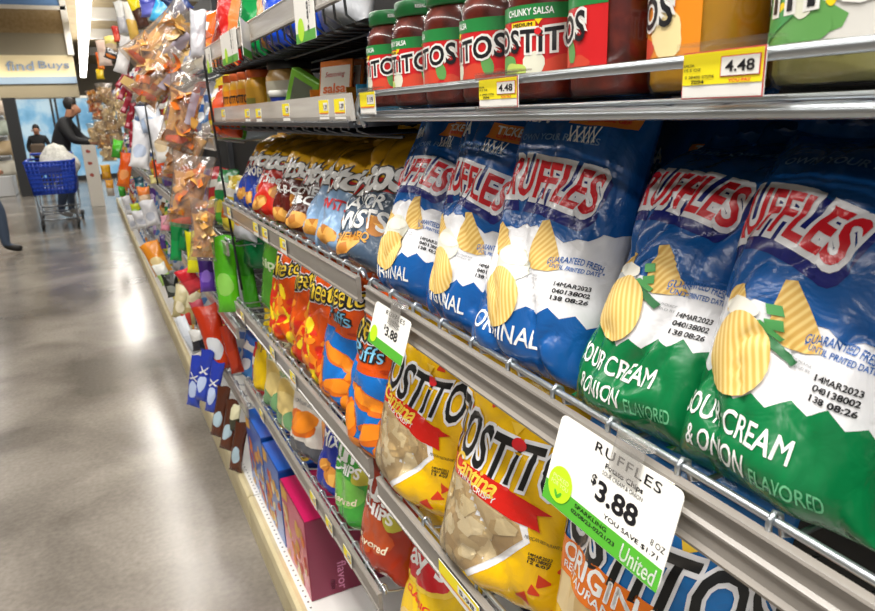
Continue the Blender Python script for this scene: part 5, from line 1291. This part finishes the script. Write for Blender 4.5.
# basket: tapered open box, front (towards the camera) smaller
f_top, f_bot, r_top, r_bot = .295, .25, .31, .28
zt, zb, yl = .93, .50, 1.0
def wallq(p00, p10, p11, p01, nu, nv, solid):
    """lattice wall: frame bars plus slats"""
    for i in range(nu+1):
        t = i/nu; mb.tube([lerp(p00, p10, t), lerp(p01, p11, t)], .010, CB, n=6)
    for j in range(nv+1):
        t = j/nv; mb.tube([lerp(p00, p01, t), lerp(p10, p11, t)], .012, CB, n=6)
c = [V3((-f_bot, 0, zb)), V3((f_bot, 0, zb)), V3((f_top, -.05, zt)), V3((-f_top, -.05, zt))]
d = [V3((-r_bot, yl, zb)), V3((r_bot, yl, zb)), V3((r_top, yl, zt)), V3((-r_top, yl, zt))]
wallq(c[0], c[1], c[2], c[3], 12, 8, 0); wallq(c[0], d[0], d[3], c[3], 14, 7, 0); wallq(c[1], d[1], d[2], c[2], 14, 7, 0); wallq(c[0], c[1], d[1], d[0], 10, 8, 0)
def quad(p, q, r_, s_, off): mb.add([p, q, r_, s_, p+off, q+off, r_+off, s_+off], [[0, 1, 2, 3], [7, 6, 5, 4], [0, 4, 5, 1], [1, 5, 6, 2], [2, 6, 7, 3], [3, 7, 4, 0]], CB, False)
quad(lerp(c[0], c[3], .0), lerp(c[1], c[2], .0), lerp(c[1], c[2], .10), lerp(c[0], c[3], .10), V3((0, .012, 0)))
quad(lerp(c[0], c[3], .62), lerp(c[1], c[2], .62), c[2], c[3], V3((0, .012, 0)))
for s in (0, 1):
    e0 = lerp(c[s], c[1-s], .0); e1 = lerp(c[s], c[1-s], .28); t0 = lerp(c[3-s], c[2+s], .0); t1 = lerp(c[3-s], c[2+s], .28); quad(e0, e1, t1, t0, V3((0, .012, 0)))
mb.tube([c[3], c[2], d[2], d[3]], .02, CB, n=8, closed=True)
mb.build('basket', cart)
mb = MB(); V, Fs = rect(-.12, .78, .12, .86); mb.box(-.13, .13, -.062, -.052, .80, .86, mat('cart_plate', '#16308a', .4)); mb.build('name_plate', cart)
mb = MB()
for s in (-1, 1):
    mb.tube([(.22*s, .02, .14), (.24*s, .5, .19), (.26*s, 1.05, .22), (.27*s, 1.12, .5), (.28*s, 1.10, 1.0)], .013, CM_); mb.tube([(.24*s, .03, .50), (.23*s, .06, .32), (.22*s, .02, .14)], .012, CM_)
mb.tube([(-.22, .02, .14), (.22, .02, .14)], .012, CM_); mb.tube([(-.25, .6, .20), (.25, .6, .20)], .010, CM_); mb.tube([(-.26, 1.05, .22), (.26, 1.05, .22)], .012, CM_); mb.tube([(-.24, .35, .185), (.24, .35, .185)], .008, CM_)
mb.build('frame', cart)
mb = MB(); mb.tube([(-.28, 1.10, 1.0), (.28, 1.10, 1.0)], .018, CB); mb.build('handle', cart)
for x_, y_ in ((-.22, .03), (.22, .03), (-.27, 1.05), (.27, 1.05)):
    mb = MB(); mb.tube([(x_-.016, y_, .065), (x_+.016, y_, .065)], .065, RUB, n=18)
    w_ = mb.build('wheel', cart); mb = MB(); mb.tube([(x_, y_, .15), (x_+.024, y_+.01, .12), (x_+.024, y_, .065)], .008, CM_); mb.build('caster_fork', w_)
p = P(55, 147, y=11.15)
mb = MB(); b = bmesh.new(); bmesh.ops.create_icosphere(b, subdivisions=4, radius=1)
for v in b.verts:
    q = v.co; k = 1-.35*max(0, q.z); v.co = Vector((q.x*.27*k-.05*q.z, q.y*.24*k, q.z*.30)) + Vector((noise.noise(q*2.3)*.035, 0, noise.noise(q*3)*.03))
mb.merge(b, tex_mat('white_woven_bag', 'cells', 30, [(.2, '#c9c8bf'), (.8, '#e0dfd6')], .6)); ob = mb.build('grocery_bag'); ob.location = (p.x+.02, 11.25, .90); ob.scale = (.92, .9, .85); tag(ob, 'large pale bag of groceries heaped in the blue cart', 'bag')
# ---- white stand beside the man and refrigerated case on the left
p0 = P(92, 214, z=-H)
ST = mat('white_board', '#d8d4cc', .6)
s_ = thing('cardboard_stand', 'narrow white cardboard stand with red marks at the foot of the far shelves', 'display stand', (.02, 13.35, 0))
mb = MB(); mb.box(-.11, .11, 0, .35, 0, 1.15, ST, bev=.008); mb.build('stand_body', s_)
mb = MB()
for z_ in (.55, .75, .95): lay(mb, blob(-.02, z_, .035, .03, 0, int(z_*10)), mat('dull_red_mark', '#a0483c', .6), plane_map((0, 0, 0), (1, 0, 0), (0, 0, 1), (0, -1, 0), 3))
mb.build('print', s_)
xl = P(11, 178, z=-H).x
XC = P(9, 150, y=16.9).x-.78
cs = thing('chilled_case', 'white open chilled case at the left edge beside the dark post', 'chilled case', (XC, 16.9, 0))
mb = MB(); mb.box(-.8, .75, -.1, .7, 0, .42, mat('case_white', '#d4d6d8', .4), bev=.02); mb.build('base', cs)
mb = MB(); mb.box(-.8, .75, .6, .7, .42, 2.1, MATS['case_white']); mb.build('back', cs)
for z_ in (.8, 1.2, 1.6): mb = MB(); mb.box(-.8, .75, -.02, .6, z_, z_+.03, MATS['case_white']); mb.build('shelf', cs)
mb = MB(); mb.box(-.8, .75, 0, .7, 2.1, 2.25, MATS['case_white']); mb.build('canopy', cs)
PK = [film('#d9d4c4'), film('#c9b08a'), film('#c4cfc0'), film('#d8c8b8'), film('#b87a6a')]
for q in range(24):
    r_, cc = divmod(q, 6); z_ = (.42, .83, 1.23, 1.63)[r_]
    col = q % 5
    b = Bag(.42, .30, .2, nu=8, nv=8, seed=q, crease=2)
    ob = b.body('food_pack', None, PK[col], []); ob.location = (XC-.45+.22*cc, 16.98+.02*r_, z_); ob.rotation_euler = bag_rot(8, 90, 0)
    tag(ob, '%s food pack in the chilled case at the left edge' % ('cream', 'tan', 'pale green', 'pale pink', 'dull red')[col], 'food pack', '%s food packs in the chilled case' % ('cream', 'tan', 'pale green', 'pale pink', 'dull red')[col])
zz_cove = P(35, 76, y=YW).z
# ================================================================== light, world, camera
def area(name, loc, sx, sy, power, rot=(0, 0, 0), col=(1, .97, .92)):
    L = bpy.data.lights.new(name, 'AREA'); L.shape = 'RECTANGLE'; L.size = sx; L.size_y = sy; L.energy = power; L.color = col
    o = bpy.data.objects.new(name, L); o.location = loc; o.rotation_euler = rot; COL.objects.link(o); return o
area('aisle_strip_light', (XL, 9, 3.62), .26, 26, 400)
area('neighbour_strip_light', (-2.9, 7, 3.7), .3, 24, 380)
area('aisle_strip_light_near', (-.35, -.4, 3.5), .5, 4.5, 185)
area('ceiling_fill_light', (XL, 14, 3.8), .25, 34, 420, (PI, 0, 0))  # added lamp without a fixture, aimed up to brighten the ceiling
area('far_wall_cove_light', (-2.5, YW-.5, zz_cove), 5, .15, 25, (R(50), 0, 0), (1, .9, .7))
W = bpy.data.worlds.new('store_ambient'); SC.world = W; W.use_nodes = True
bg = W.node_tree.nodes['Background']; bg.inputs[0].default_value = (1, .98, .95, 1); bg.inputs[1].default_value = .22
cam = bpy.data.cameras.new('camera'); co = bpy.data.objects.new('camera', cam); COL.objects.link(co)
cam.sensor_fit = 'HORIZONTAL'; cam.sensor_width = 36; cam.lens = F/875*36; cam.clip_start = .01
M4 = CM.to_4x4(); M4.translation = (0, 0, H); co.matrix_world = M4
cam.dof.use_dof = True; cam.dof.focus_distance = .75; cam.dof.aperture_fstop = 15
SC.camera = co
SC.view_settings.view_transform = 'Standard'; SC.view_settings.look = 'None'; SC.view_settings.gamma = 1; SC.view_settings.use_curve_mapping = False
SC.view_settings.exposure = 0.0
